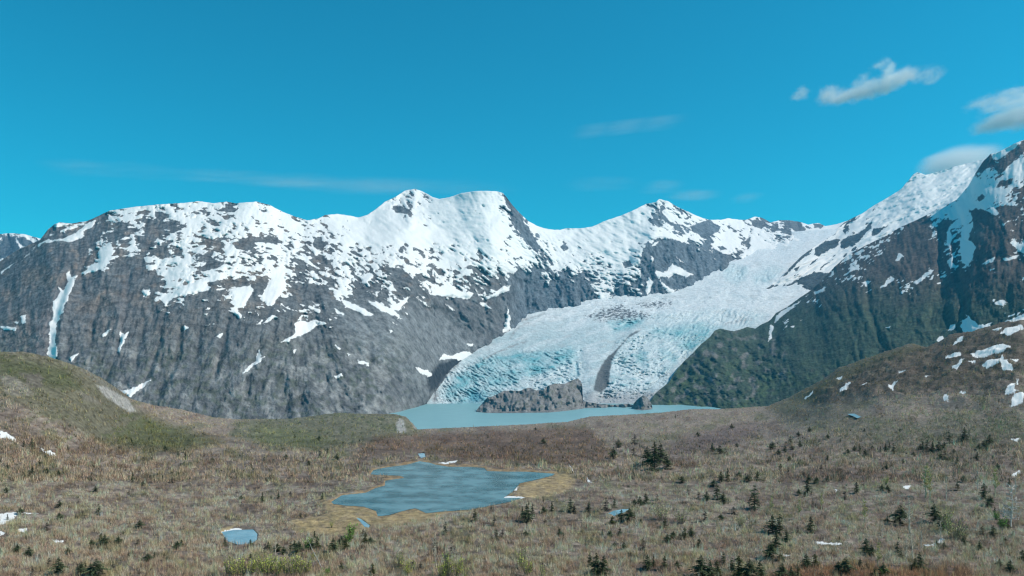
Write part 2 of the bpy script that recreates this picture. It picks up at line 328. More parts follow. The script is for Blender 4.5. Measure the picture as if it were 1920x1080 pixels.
spur([(131,510),(112,560),(98,620),(92,670)], 9, .012)
spur([(142,520),(125,565),(112,620),(110,670)], 7, -.008)
for P_, w_g, a_g in (([(140,450),(148,480),(150,520)], 4, .005), ([(165,470),(158,510),(150,550)], 4, .006), ([(180,560),(178,600),(165,650)], 6, .009), ([(205,600),(190,660),(175,720)], 5, .006), ([(245,520),(232,580),(215,660),(200,720)], 6, .008),
    ([(275,600),(262,640),(250,690)], 6, .008), ([(300,640),(280,690),(262,740)], 6, .010), ([(345,620),(325,680),(300,740)], 6, .008), ([(400,560),(380,620),(362,680)], 6, .007), ([(430,600),(410,660),(395,730)], 6, .008), ([(485,640),(470,700),(455,760)], 8, .010),
    ([(520,600),(505,660),(492,720)], 6, .008), ([(560,650),(552,700),(560,760)], 7, .009), ([(610,690),(616,730),(620,770)], 6, .007), ([(690,650),(700,700),(706,760)], 6, .006), ([(570,520),(600,560),(620,600)], 5, -.006), ([(700,560),(760,620),(800,680)], 5, .004), ([(640,560),(700,620),(770,700)], 6, .005), ([(850,560),(880,600),(900,640)], 6, -.006), ([(900,560),(915,600),(925,640)], 5, .007), ([(985,530),(980,560),(985,590)], 5, .007), ([(1040,540),(1035,560),(1045,578)], 5, .006), ([(1085,540),(1080,560),(1090,575)], 5, .006)):
    spur([(a_+6*math.sin(b_/17.), b_) for a_, b_ in P_], w_g, a_g)
spur([(640,470),(740,500),(790,545),(880,600)], 16, -.008)
D = S.D*(1+R*sst(0, 12, vm[None]+14-v))
# colour -----------------------------------------------------------------
base = np.zeros(u.shape+(3,)); g = fbm(u/70, v/45, 81, 4); g2 = dirn(fbm, u, v, fall, 9, 34, 85, 4); g3 = fbm(u/14, v/10, 88, 3)
base[:] = (.108, .110, .110)
base = lerp3(base, np.array((.145, .125, .110)), sst(-.05, .35, g)*sst(700, 540, v)*sst(700, 560, u))
base = lerp3(base, np.array((.150, .155, .155)), scree)
low = sst(600, 690, v)*sst(820, 700, u)
base = lerp3(base, np.array((.075, .085, .060)), np.clip(low*sst(-.1, .3, g3+g*.6), 0, 1)*.65)
slab = low*sst(.05, .35, fbm(u/26, v/34, 91, 3)+.15*sst(430, 600, u))
base = lerp3(base, np.array((.21, .205, .195)), np.clip(slab, 0, 1)*.8)
base = lerp3(base, np.array((.20, .15, .115)), sst(.15, .5, fbm(u/22, v/16, 95, 3))*sst(620, 520, v)*.5*sst(1000, 900, u))
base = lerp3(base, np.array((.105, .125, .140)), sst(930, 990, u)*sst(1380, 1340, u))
g5 = dirn(ridged, u, v, fall, 5, 17, 97, 3); g6 = ridged(u/9, v/8, 99, 3)
base *= (1+.45*g2+.30*g5+.25*g6)[..., None]
pale = np.exp(-(sdline(u, v, [(115,560),(80,620),(78,690)])/18)**2)+np.exp(-(sdline(u, v, [(240,520),(225,600),(235,640)])/12)**2)*.6
base = lerp3(base, np.array((.19, .17, .165)), np.clip(pale, 0, 1)*.6)
rock_shade = sst(-3, 3, sdpoly(wu, wv, [(800,706),(815,690),(835,678),(858,672),(870,676),(845,695),(822,725),(806,735)]))  # shadowed rock beside the glacier foot, its shade painted into the rock colour
base = lerp3(base, np.array((.045, .05, .055)), rock_shade)
base = np.clip(base, .03, .6)
def backrows(V, steps):
    top = V[-1]; L = [V]
    for dy, dz in steps:
        r = top.copy(); k = 1+dy/top[:, 1]; r[:, 0] *= k; r[:, 1] += dy; r[:, 2] = np.maximum(r[:, 2]-dz, -300); L.append(r[None])
    return np.concatenate(L, 0)
def build(name, S, D, mat, attrs, back, label, keep=None):
    V = P3(S.u, S.v, D); nb = 0
    if back: V = backrows(V, back); nb = len(back)
    A2 = {}
    for k, a in attrs.items():
        a = np.asarray(a)
        if nb: a = np.concatenate([a]+[a[-1:]]*nb, 0)
        A2[k] = a.reshape(-1, a.shape[-1]) if a.ndim == 3 else a.ravel()
    Fc = grid_faces(V.shape[0], V.shape[1])
    if keep is not None: Fc = Fc[keep.ravel()[Fc].all(1)]
    o = mesh_np(name, V, Fc, mat, A2)
    put(o, label, None, None, 'structure'); return o
BACK = [(60, 25), (250, 160), (900, 700), (1600, 1400)]
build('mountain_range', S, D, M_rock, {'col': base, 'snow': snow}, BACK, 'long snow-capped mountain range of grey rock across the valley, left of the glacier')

# ================================================================== DISTANT MOUNTAIN (far left)
us = ucols(-700, 130, 1.8)
vt = ip(us, [(-700,430),(-300,455),(-100,430),(-30,440),(0,439),(20,437),(46,439),(60,443),(74,447),(130,470)])+.6*fbm(us/8, us*0, 5, 3)
S2 = Sheet(us, [us*0+640, vt], [us*0+7000, us*0+8800], 110, sm=1)
u, v = S2.u, S2.v
sn = snowfield(u, v, ip(v, [(437,.75),(452,.45),(480,.5),(520,.4)]), 60+u*0, 205, 18, 8, 8)
for P in ([(20,440),(50,440),(68,450),(70,462),(58,452),(40,444)],): sn = np.maximum(sn, sdpoly(u, v, P))
for P in ([(12,442),(28,444),(26,458),(34,470),(20,480),(0,482),(0,455)], [(30,446),(46,444),(58,458),(44,462),(38,455)]): sn = np.minimum(sn, -sdpoly(u+2*fbm(u/6, v/6, 4, 2), v, P)*.7)
R = .012*ridged(u/40, v/60, 210, 4)
build('mountain', S2, S2.D*(1+R), M_rock, {'col': np.zeros(u.shape+(3,))+np.array((.10, .12, .13)), 'snow': sn}, BACK, 'small distant snow-streaked mountain at the far left skyline')

# ================================================================== GLACIER
us = ucols(790, 1640, 1.5)
vb = us*0+764; vtp = ip(us, [(790,640),(900,620),(1000,565),(1100,545),(1250,520),(1330,470),(1400,440),(1640,424)])
nr = 232; t = np.linspace(0, 1, nr)
gv = vb[None]+(vtp-vb)[None]*t[:, None]; gu = np.repeat(us[None], nr, 0); u, v = gu, gv
D = Dglac(u, v)
# crevasse masks
blue1 = sst(-14, 14, sdpoly(u, v, [(835,745),(850,715),(880,690),(930,670),(1000,662),(1070,655),(1085,672),(1060,680),(1020,698),(980,705),(945,725),(930,752),(860,758)], 90))
blue2 = sst(-10, 10, sdpoly(u, v, [(1140,605),(1165,598),(1205,596),(1205,604),(1180,616),(1150,622)], 60))
blue3 = sst(-14, 14, sdpoly(u, v, [(1215,620),(1260,612),(1330,606),(1352,612),(1335,625),(1310,655),(1290,660),(1270,640)], 60))
blue4 = sst(-8, 8, sdpoly(u, v, [(1235,655),(1255,660),(1272,668),(1265,680),(1245,672)], 60))
blue5 = sst(-9, 9, sdpoly(u, v, [(1192,655),(1202,650),(1215,662),(1212,690),(1200,688)], 60))
blue6 = sst(-9, 9, sdpoly(u, v, [(1357,505),(1375,499),(1400,502),(1395,525),(1380,530),(1362,522)], 60))*.8
blue7 = sst(-9, 9, sdpoly(u, v, [(1410,515),(1450,500),(1470,505),(1440,530),(1415,532)], 60))*.6
serac = np.clip(sst(-12, 12, sdpoly(u, v, [(815,757),(830,700),(880,675),(1000,655),(1090,655),(1100,720),(1100,760)], 90))
     + sst(-12, 12, sdpoly(u, v, [(1115,757),(1130,700),(1160,640),(1230,610),(1350,605),(1335,630),(1270,690),(1225,750)], 90))
     + blue2+blue6+blue7 + .7*sst(-8, 8, sdpoly(u, v, [(1215,600),(1215,590),(1330,580),(1440,588),(1400,612)], 60)), 0, 1)
frontz = sst(738, 752, v)
fa = ip(u, [(790,55),(900,40),(980,20),(1090,0),(1180,10),(1260,-30),(1400,-55)])
wu2 = u+5*fbm(u/20, v/20, 301, 2); wv2 = v+4*fbm(u/18, v/18, 305, 2)
cre = dirn(ridged, wu2, wv2, fa, 20., 6.5, 311, 3, .6)
cre2 = ridged(u/3.6, v/4.4, 321, 2)
up_ = fbm(u/60, v/26, 331, 3)
R = .006*up_ + serac*(.0078*cre*(1+1.2*fbm(u/40, v/30, 372, 2)) + .0022*cre2*sst(700, 745, v) + .0010*cre2) + (1-serac)*(.0006*fbm(u/9, v/4, 335, 3))
R = R + (1-serac)*sst(620, 560, v)*(.0045*fbm(u/38, v/11, 381, 3) + .0016*dirn(ridged, u, v, -18, 30., 5., 383, 3))
R = R + .004*np.exp(-(sdline(u, v, [(1225,600),(1180,612),(1150,640),(1130,700),(1125,750)])/9)**2)
hol = np.exp(-(((u-890)/14)**2+((v-745)/11)**2))          # calving bay in the ice front
R = R + .015*hol + .008*np.exp(-(sdline(u, v, [(1081,684),(1083,702)])/2.6)**2)
D = D*(1+R) 
D = np.where(v > 752, D-0*D, D)
col = np.zeros(u.shape+(3,)); col[:] = (.43, .53, .54)
upper = sst(640, 560, v)
col = lerp3(col, np.array((.76, .76, .75)), np.clip(upper+.5*sst(-.1, .3, fbm(*rot(u, v, -20, 60, 12), 341, 3)), 0, 1))
col = lerp3(col, np.array((.68, .68, .67)), sst(-10, 25, sdpoly(u, v, [(1080,560),(1260,590),(1400,560),(1560,440),(1480,430),(1340,520)], 90))*.3)
g9 = fbm(u/6, v/4, 391, 2); mott = fbm(u/34, v/20, 371, 4, .6); wisp = dirn(ridged, wu2, wv2, fa, 46., 7., 375, 3, .6)
bl = np.clip(blue1*1.35+blue2*.9+blue3*.85+blue4+blue5*.8+blue6*.5+blue7*.4+.28*serac, 0, 1)
cr = sst(-.25, .35, -cre)            # low parts of the crevasses are clean blue ice
white = sst(.05, .55, cre+.25*cre2)
col = lerp3(col, np.array((.11, .39, .43)), np.clip(serac*cr*(.55+.5*mott)+bl*(.75+.5*mott), 0, .95))
col = lerp3(col, np.array((.70, .75, .74)), np.clip(serac*white*(.62-.5*mott-.38*bl)+.30*sst(.2, .6, wisp)*(1-.6*bl), 0, 1))
col = lerp3(col, np.array((.52, .52, .50)), np.clip(sst(.15, .5, fbm(u/26, v/12, 379, 4))*.5*(1-bl), 0, 1))
col = lerp3(col, np.array((.10, .33, .40)), np.clip(hol*1.2+.7*blue5*cr+.6*np.exp(-(sdline(u+1.5*g9, v, [(1080,684),(1083,704)])/2.4)**2), 0, .9))
# medial moraine and dirt bands
wm = u+1.6*fbm(u/7, v/7, 351, 2); vm2 = v+1.5*fbm(u/7+5, v/7, 352, 2)
mor = sst(-1.5, 2, sdpoly(wm, vm2, [(1192,621),(1180,628),(1170,640),(1152,658),(1140,668),(1128,684),(1120,700),(1112,732),(1128,736),(1142,722),(1144,695),(1148,675),(1160,655),(1176,635),(1200,621)]))
dirt = np.zeros_like(u)
for P, w_, a in (([(815,750),(818,715),(840,695),(858,682)], 6, .9), ([(905,674),(935,660),(965,647),(985,641)], 2, .8), ([(985,641),(1030,625)], 2, .35), ([(870,688),(905,674)], 2.5, .4),
                 ([(968,604),(990,598),(1020,588)], 2.2, .7), ([(958,632),(966,618),(990,605)], 3, .6), ([(1285,570),(1300,575),(1310,580)], 2, .35), ([(1330,582),(1390,596),(1400,600)], 3, .3), ([(1360,608),(1385,602),(1410,598)], 3, .6),
                 ([(1180,627),(1150,650),(1125,690),(1108,735)], 8, .35), ([(1130,730),(1100,745),(1200,750)], 6, .35), ([(1225,742),(1270,690),(1330,632)], 7, .35), ([(1040,705),(1000,715),(970,725)], 5, .35), ([(1085,700),(1100,740)], 6, .3)):
    d = sdline(wm, vm2, P); dirt = np.maximum(dirt, a*np.exp(-(d/w_)**2)*sst(-.25, .15, fbm(u/5, v/2.4, 360, 3)+(a-.75)*.5+.12))
col = lerp3(col, np.array((.33, .31, .30)), np.clip(dirt*(1+.8*g9), 0, 1)*.9)
col = lerp3(col, np.array((.40, .38, .37)), np.clip(sst(720, 748, v+10*g9)*sst(1085, 1100, u)*.8, 0, 1))
nun = sst(-.05, .22, fbm(u/6, v/2.6, 385, 4, .65)+.04*np.clip(np.maximum(sdpoly(u, v, [(1100,594),(1120,586),(1150,576),(1166,572),(1170,580),(1200,586),(1225,592),(1200,595),(1165,600),(1130,597)], 40), sdpoly(u, v, [(1198,570),(1225,567),(1258,567),(1240,574),(1210,575)], 40)), -15, 4))
col = lerp3(col, np.array((.13, .13, .135)), nun)
dk = sst(.75, .95, dirt); col = lerp3(col, np.array((.12, .12, .12)), dk)
col = lerp3(col, np.array((.125, .128, .125)), mor)
keep = sdpoly(u, v, [(800,790),(800,735),(813,705),(850,672),(890,650),(925,636),(955,620),(965,595),(1003,580),(1060,565),(1130,555),(1240,540),(1330,515),(1338,490),(1370,460),(1420,440),(1640,405),(1640,790)], 999) > 0
SG = type('G', (), {})(); SG.u, SG.v = u, v
build('glacier', SG, D, M_ice, {'col': np.clip(col, .02, .9)}, None, 'broad blue and white glacier flowing down between the mountains to the lake', keep)
# ice cliff skirt down to the water
k0 = np.argmin(np.abs(us-812)); k1 = np.argmin(np.abs(us-1235)); top = P3(u[0], v[0], D[0])[k0:k1]; botm = top.copy(); botm[:, 2] = -226
# ================================================================== RIGHT MOUNTAINS
# snowy shoulder behind (R2)
us = ucols(1388, 2500, 1.7, 1388, 1945, 12)
vt = ip(us, [(1388,580),(1392,577),(1417,557),(1445,535),(1460,525),(1480,503),(1503,480),(1533,458),(1567,438),(1573,426),(1582,418),(1600,408),(1617,400),(1637,386),(1660,373),(1686,357),(1692,352),(1697,345),(1704,338),(1712,327),(1720,323),(1728,325),(1735,328),(1760,322),(1790,312),(1820,305),(1844,298),(1880,285),(1920,270),(2500,200)])+.5*fbm(us/6, us*0, 6, 2)
vb = ip(us, [(1388,582),(1405,581),(1440,573),(1460,567),(1517,552),(1560,545),(1600,530),(1700,490),(1850,420),(2500,420)])+6
Dt = ip(us, [(1388,5250),(1440,5500),(1503,6000),(1575,6700),(1720,7200),(2500,7000)])
Db = ip(us, [(1388,5200),(1440,5250),(1517,5350),(1700,5500),(2500,5600)])
S = Sheet(us, [vb, vt], [Db, Dt], 130, sm=2); u, v = S.u, S.v
sn = snowfield(u, v, .93+.06*sst(1640, 1700, u), -38+u*0, 401, 30, 9, 8)
wu = u+4.5*fbm(u/11, v/10, 471, 4, .6); wv = v+4*fbm(u/11, v/10, 475, 4, .6)
def cut2(P, fat=0):
    global sn; d = sdpoly(wu, wv, P)+fat; sn = np.where(d > -12, np.minimum(sn, -d), sn)
for P in ([(1385,585),(1392,575),(1417,555),(1443,536),(1460,533),(1467,540),(1497,523),(1520,513),(1533,510),(1560,513),(1600,500),(1600,560),(1460,575),(1405,590)],
          [(1475,510),(1483,498),(1503,478),(1522,466),(1520,474),(1502,487),(1490,500),(1480,508)], [(1526,478),(1530,464),(1548,452),(1575,448),(1572,460),(1552,470),(1535,480)],
          [(1577,465),(1577,450),(1611,437),(1625,425),(1637,411),(1632,428),(1611,452),(1585,466)], [(1634,442),(1637,429),(1665,424),(1642,441)], [(1580,432),(1590,422),(1592,430),(1585,440)],
          [(1566,424),(1582,413),(1604,404),(1610,404),(1590,414),(1572,428)], [(1745,398),(1757,392),(1757,397)]): cut2(P)
sn = np.maximum(sn, sdpoly(wu, wv, [(1430,553),(1440,548),(1436,554)]))
x1, y1 = rot(u, v, -62, 40., 14.)
R = .010*ridged(*rot(u, v, 55, 60, 200), 410, 3) + .0085*ridged(*rot(u+4*fbm(u/20, v/20, 3, 2), v, -24, 70., 13.), 415, 3) + .0012*ridged(u/9, v/7, 419, 2)*sst(1600, 1660, u) + .002*fbm(u/14, v/10, 420, 3)
col = np.zeros(u.shape+(3,))+np.array((.075, .09, .095)); col *= (1+.3*fbm(u/10, v/8, 430, 3))[..., None]
build('snowy_mountain', S, S.D*(1+R), M_rock, {'col': col, 'snow': sn}, BACK, 'steep snow-covered mountain shoulder rising behind the right-hand slope')
# front green-brown mountain (R1)
us = ucols(1216, 2700, 1.6, 1200, 1945, 12)
vt = ip(us, [(1216,757),(1222,748),(1228,738),(1240,728),(1253,718),(1266,697),(1280,680),(1297,664),(1315,645),(1331,632),(1340,620),(1349,616),(1360,618),(1375,621),(1388,618),(1400,613),(1416,616),(1428,608),(1440,603),(1446,598),(1455,587),(1477,575),(1497,560),(1518,546),(1540,527),(1565,500),(1590,478),(1620,462),(1660,442),(1690,425),(1720,412),(1751,396),(1793,375),(1815,350),(1829,325),(1843,303),(1857,289),(1866,287),(1880,281),(1900,270),(1920,262),(1960,245),(2100,215),(2700,160)])+.7*fbm(us/7, us*0, 8, 3)
Dt = ip(us, [(1216,3240),(1240,3480),(1297,3950),(1349,4350),(1440,4650),(1518,4900),(1600,5000),(1793,4900),(1860,4700),(1920,4600),(2700,4000)])
Db = ip(us, [(1216,3230),(1240,3210),(1300,3080),(1400,2850),(1500,2650),(1600,2450),(1920,2100),(2700,1700)])
vb = 665+F*224/Db; vb = np.maximum(vb, vt+3)
vmid = vb+(vt-vb)*.5; Dmid = 1/(.5/Dt+.5/Db)*1.0
S = Sheet(us, [vb, vmid, vt], [Db, Dmid, Dt], 330, sm=4); u, v = S.u, S.v
COV_R = ["999999999999999999999955","999999999999999999999835","999999999999999999981416","999999999999999999915589","999999999999999999987776"[:24],"999999999999999998878874","999999999999999988889663",
"999999999999993999965625","999999999999512627882131","999999999966200506430012","999999998441001064500007","999999755632610114520133"[:24],"999995346100011133613310","999954444111411651000002",
"800000000300432000000002","000332000001100000000200","000020000000001000000232","012210000000000000200005","030000000000000000000001","000000000000000000000000"]
cov = cover(COV_R, 1440, 250, 20, u, v); cov = np.where((v > 650) | (u < 1425), 0, cov)
cov = np.where((u > 1920), ip(v, [(240,.7),(400,.7),(500,.25),(600,.1)]), cov)
cov = cov+.14*sst(1800, 1850, u)*sst(430, 400, v)
snow = snowfield(u, v, cov, -32+u*0, 511, 20, 8, 8)
wu = u+4.5*fbm(u/11, v/10, 571, 4, .6); wv = v+4*fbm(u/11, v/10, 575, 4, .6)
cut([(1829,325),(1843,303),(1857,288),(1862,300),(1868,308),(1878,300),(1893,290),(1905,276),(1920,265),(1990,240),(1990,270),(1922,284),(1905,297),(1890,312),(1880,325),(1872,327),(1866,315),(1850,316)])
add([(1861,284),(1880,276),(1905,262),(1917,262),(1905,274),(1892,285),(1878,294),(1866,301)], .8)
cut([(1735,402),(1700,420),(1690,440),(1670,462),(1640,495),(1655,520),(1735,520),(1735,440),(1750,415)], -2)
cut([(1765,420),(1778,408),(1782,420),(1775,435),(1768,470),(1758,470)]); cut([(1820,395),(1840,392),(1870,405),(1890,440),(1900,480),(1860,500),(1830,480),(1828,440)])
cut([(1865,388),(1905,386),(1920,400),(1890,412),(1872,400)]); cut([(1832,372),(1840,364),(1848,368),(1838,378)]); cut([(1898,355),(1920,350),(1920,360),(1900,362)]); cut([(1875,338),(1900,336),(1895,345),(1868,352)])
for P in ([(1778,430),(1784,440),(1782,470),(1776,458)], [(1803,430),(1820,425),(1816,450),(1830,462),(1822,485),(1815,500),(1803,490),(1800,460)], [(1678,488),(1686,474),(1694,480),(1684,490)], [(1714,530),(1745,505),(1750,508),(1735,520),(1722,532)],
          [(1650,540),(1672,518),(1676,524),(1660,536)], [(1696,540),(1708,530),(1704,540)], [(1776,490),(1790,475),(1785,490),(1792,500),(1782,503)], [(1842,495),(1865,480),(1862,490),(1850,495)], [(1880,485),(1912,478),(1905,485),(1885,488)],
          [(1893,455),(1910,470),(1920,475),(1920,462),(1902,450)], [(1616,530),(1632,526),(1625,538)], [(1866,567),(1875,563),(1888,566),(1880,574),(1868,572)], [(1452,605),(1458,590),(1480,575),(1500,566),(1480,582),(1462,596)],
          [(1440,640),(1446,608),(1450,612),(1446,634)], [(1524,548),(1550,538),(1545,545),(1528,552)], [(1468,604),(1475,602),(1472,608)], [(1482,612),(1490,611),(1486,614)], [(1530,566),(1535,562),(1533,570)],
          [(1805,600),(1815,598),(1812,590),(1822,600),(1835,610),(1860,606),(1850,615),(1830,622),(1808,624),(1800,612)], [(1782,610),(1792,608),(1790,618),(1778,620)], [(1880,606),(1900,596),(1925,588),(1925,600),(1895,604)], [(1757,632),(1768,630),(1768,638),(1758,640)], [(1660,614),(1670,612),(1668,616)]): add(P, .6)
fall = -4+u*0+ip(u, [(1216,-38),(1400,-20),(1500,-8),(1700,0),(1900,6)])
cs = sst(-4, 6, snow); wgx = u+26*fbm(u/90, v/90, 521, 2)
R = .015*dirn(ridged, wgx, v, fall, 100., 260., 531, 2) + .0065*dirn(ridged, wgx, v, fall, 38., 70., 535, 3) + .006*fbm(u/40, v/34, 537, 3)*(1-.5*cs) + .0034*dirn(ridged, u, v, fall, 11., 24., 539, 3)*(1-.7*cs) + .0012*fbm(u/5, v/5, 545, 2)*(1-.5*cs)
bumpy = sst(-25, 15, sdpoly(u, v, [(1225,745),(1340,620),(1470,640),(1480,700),(1400,760),(1250,760)], 90))
R = R + bumpy*(.016*fbm(u/26, v/22, 551, 3)+.006*ridged(u/15, v/13, 553, 3))
def spur(P, w_, a):
    global R; d = sdline(u, v, P, 3*w_); R = R + a*np.exp(-(d/w_)**2)
spur([(1765,440),(1762,500),(1765,560),(1775,600)], 7, .005); spur([(1790,440),(1800,520),(1806,560),(1812,610)], 7, .006)
spur([(1596,510),(1610,560),(1625,600),(1640,640)], 8, -.008); spur([(1625,530),(1630,580),(1650,640)], 6, .009)
spur([(1520,560),(1480,610),(1450,660)], 9, -.007); spur([(1785,440),(1782,520),(1790,600)], 8, -.008)
D = S.D*(1+R)
g = fbm(u/60, v/50, 581, 4); g3 = fbm(u/16, v/13, 585, 3); g2 = dirn(fbm, u, v, fall, 8, 34, 587, 4)
col = np.zeros(u.shape+(3,)); col[:] = (.088, .070, .058)
col = lerp3(col, np.array((.048, .069, .046)), np.clip(sst(500, 600, v+30*g)*sst(-.5, .2, g3+.4), 0, 1))
col = lerp3(col, np.array((.062, .090, .042)), np.clip(sst(640, 720, v)*sst(-.1, .4, g3+g), 0, 1)*.7)
rk = sst(.05, .4, fbm(u/18, v/16, 591, 3))*bumpy
col = lerp3(col, np.array((.17, .155, .145)), np.clip(rk, 0, 1)*.7)
col = lerp3(col, np.array((.15, .12, .10)), sst(.1, .5, g)*sst(560, 480, v)*.7)
col *= (1+.45*g2+.3*dirn(ridged, u, v, fall, 5, 15, 593, 3))[..., None]
build('right_mountain', S, D, M_rock2, {'col': np.clip(col, .02, .5), 'snow': snow}, BACK, 'brown and green mountain slope with snow patches filling the right of the view')
bpy.data.objects['right_mountain'].name = 'green_mountain'

# ================================================================== WATER
def water_mat(name, colr, rough, bump, scale, spec=.5, colr2=None, streak=(1, 1, 1)):
    m, nt, b = newmat(name); L = nt.links.new
    b.inputs['Roughness'].default_value = rough; b.inputs['Specular IOR Level'].default_value = spec
    g = nn(nt, 'ShaderNodeNewGeometry'); mp = nn(nt, 'ShaderNodeMapping'); mp.inputs['Scale'].default_value = streak; L(g.outputs['Position'], mp.inputs[0])
    n = nn(nt, 'ShaderNodeTexNoise'); n.inputs['Scale'].default_value = scale; n.inputs['Detail'].default_value = 4; L(mp.outputs[0], n.inputs['Vector'])
    n2 = nn(nt, 'ShaderNodeTexNoise'); n2.inputs['Scale'].default_value = scale*.14; n2.inputs['Detail'].default_value = 5; L(mp.outputs[0], n2.inputs['Vector'])
    mr = nn(nt, 'ShaderNodeMapRange'); mr.inputs[1].default_value = .38; mr.inputs[2].default_value = .62; L(n2.outputs[0], mr.inputs[0])
    mx = nn(nt, 'ShaderNodeMix'); mx.data_type = 'RGBA'; L(mr.outputs[0], mx.inputs[0]); mx.inputs[6].default_value = (*colr, 1); mx.inputs[7].default_value = (*(colr2 or colr), 1)
    L(mx.outputs[2], b.inputs['Base Color'])
    bp = nn(nt, 'ShaderNodeBump'); bp.inputs['Strength'].default_value = bump; bp.inputs['Distance'].default_value = .3; L(n.outputs[0], bp.inputs['Height']); L(bp.outputs[0], b.inputs['Normal'])
    return m
M_pool = water_mat('shallow_pool_water', (.16, .32, .38), .25, .4, .8, .4, (.26, .44, .50))
M_lake = water_mat('silty_lake_water', (.22, .43, .45), .35, .25, .15, .25, (.24, .46, .475))
M_pond = water_mat('pond_water', (.018, .085, .09), .26, .6, .6, .28, (.12, .25, .27), (1, 1, 1))  # light ripples on the pond are painted in as the paler second colour
lk = mesh_np('lake', np.array([(-5000, 1200, -220), (5500, 1200, -220), (5500, 4300, -220), (-5000, 4300, -220)], float), np.array([[0, 1, 2, 3]]), M_lake)
put(lk, 'wide milky turquoise glacial lake at the foot of the glacier', None, None, 'structure')

# ================================================================== GROUND
GU = [-700,0,44,91,130,156,187,215,246,285,337,399,441,545,630,687,739,760,775,782,895,960,1064,1105,1167,1245,1297,1349,1440,1479,1538,1570,1642,1699,1715,1738,1759,1782,1824,1865,1920,2700]
GC = [640,660,659,669,681,691,707,725,748,759,767,782,786,785,774,776,776,781,795,805,800,797,791,781,778,773,767,767,761,745,714,691,665,647,644,650,642,626,621,608,595,540]
us = ucols(-700, 2700, 1.5, -20, 1940, 11)
vt = np.interp(us, GU, GC)+1.0*fbm(us/14, us*0, 12, 3)+sst(1450, 1550, us)*(3.5*fbm(us/22, us*0, 13, 4)+1.2*fbm(us/5, us*0, 14, 2))+.8*fbm(us/4, us*0, 15, 2)
Dt = ip(us, [(-700,420),(0,430),(100,450),(187,480),(235,540),(275,680),(400,900),(545,1000),(760,1000),(960,1000),(1100,1050),(1300,1150),(1440,1150),(1540,1100),(1640,1050),(1720,1000),(1920,900),(2700,700)])
vA, vB_, vC_ = us*0+1092, us*0+965, us*0+865
DA = us*0+190.
DB = ip(us, [(-700,225),(0,240),(250,268),(500,283),(960,285),(1300,283),(1920,268),(2700,240)])
DC = ip(us, [(-700,270),(0,300),(250,385),(500,415),(960,418),(1440,420),(1920,400),(2700,330)])
vM = vC_+(vt-vC_)*.55
DM = ip(us, [(-700,330),(0,360),(150,400),(235,490),(275,560),(400,640),(545,700),(760,700),(960,700),(1300,780),(1440,760),(1540,720),(1640,680),(1920,610),(2700,480)])
S = Sheet(us, [vA, vB_, vC_, vM, vt], [DA, DB, DC, DM, Dt], 300, sm=6)
u, v = S.u, S.v; D = S.D.copy()
POND = [(620,940),(641,927),(672,924),(687,922),(703,914),(721,909),(722,900),(740,897),(757,895),(750,892),(713,891),(693,889),(700,880),(724,875),(763,870),(786,863.5),(804,866),(817,870),(843,874),(882,874),(908,876),(913,882),(960,883),(986,883),(1043,887),(1035,892),(999,901),(975,906),(968,914),(958,925),(945,932),(983,932),(960,940),(921,948),(882,955.5),(830,959),(799,962),(778,953),(755,958),(729,966),(708,968),(705,958),(682,950),(651,948),(625,945)]
SMALL = [[(415,996),(436,992),(475,991),(483,1000),(482,1012),(470,1020),(445,1021),(425,1014)], [(666,968),(676,971),(686,978),(694,984),(692,989),(684,988),(676,979)], [(1138,962),(1150,956),(1168,953),(1182,953),(1172,960),(1152,967)],
         [(1588,776),(1612,775),(1619,780),(1608,784)], [(784,850),(797,850),(801,857),(788,860)], [(704,848.5),(740,847.5),(790,848.5),(792,851),(760,850.5),(720,850.5)]]
wet = []
for i, P in enumerate([POND]+SMALL):
    c = np.array(P).mean(0); ci = np.argmin(np.abs(us-c[0])); rj = np.argmin(np.abs(v[:, ci]-c[1]))
    Zp = -60.0 if i == 0 else (665-c[1])/F*D[rj, ci]
    rad = 34. if i == 0 else (9. if c[1] > 900 else 14. if c[0] > 1500 else 3.)
    d = sdpoly(u, v, P, 70)
    f = sst(-rad*1.6, -1, d) if c[0] < 1500 else d*0
    if c[0] > 1500: rj = np.argmin(np.abs(v[:, ci]-776.5)); Zp = (665-776.5)/F*D[rj, ci]
    Dp = -(Zp+.22)*F/np.maximum(v-665, 20)
    D = np.where(f > 0, D*(1-f)+Dp*f, D)
    wet.append((P, Zp, d))
V = P3(u, v, D); X, Y, Z = V[..., 0], V[..., 1], V[..., 2]
dpond = np.max([d for _, _, d in wet], 0); wetp = [w_ for w_ in wet if w_[0][0][0] < 1500]
dry = sst(-6, -40, dpond)
bumpz = (1.5*fbm(X/30, Y/30, 601, 3)+.55*fbm(X/7, Y/7, 605, 3))*dry*sst(0, 14, v-vt[None]+4)
hillc = sst(640, 700, v)
far = sst(450, 800, Y)
bumpz += far*dry*(2.2*ridged(X/60, Y/90, 611, 3))*sst(0, 16, v-vt[None])
# mounds on the right-hand slope and rocky steps on the left hill
rs = sst(-10, 25, sdpoly(u, v, [(1480,745),(1640,665),(1720,644),(1920,595),(1940,780),(1700,760),(1560,770)], 90))
bumpz += dry*rs*(5.5*ridged(X/50, Y/60, 615, 3)+1.6*ridged(X/14, Y/18, 617, 3))*sst(-1, 10, v-vt[None])
V[..., 2] += bumpz
for P, Zp, d in wetp:
    V[..., 2] -= (1.4 if P[0][1] > 900 else .5)*sst(-1.0, 5, d)
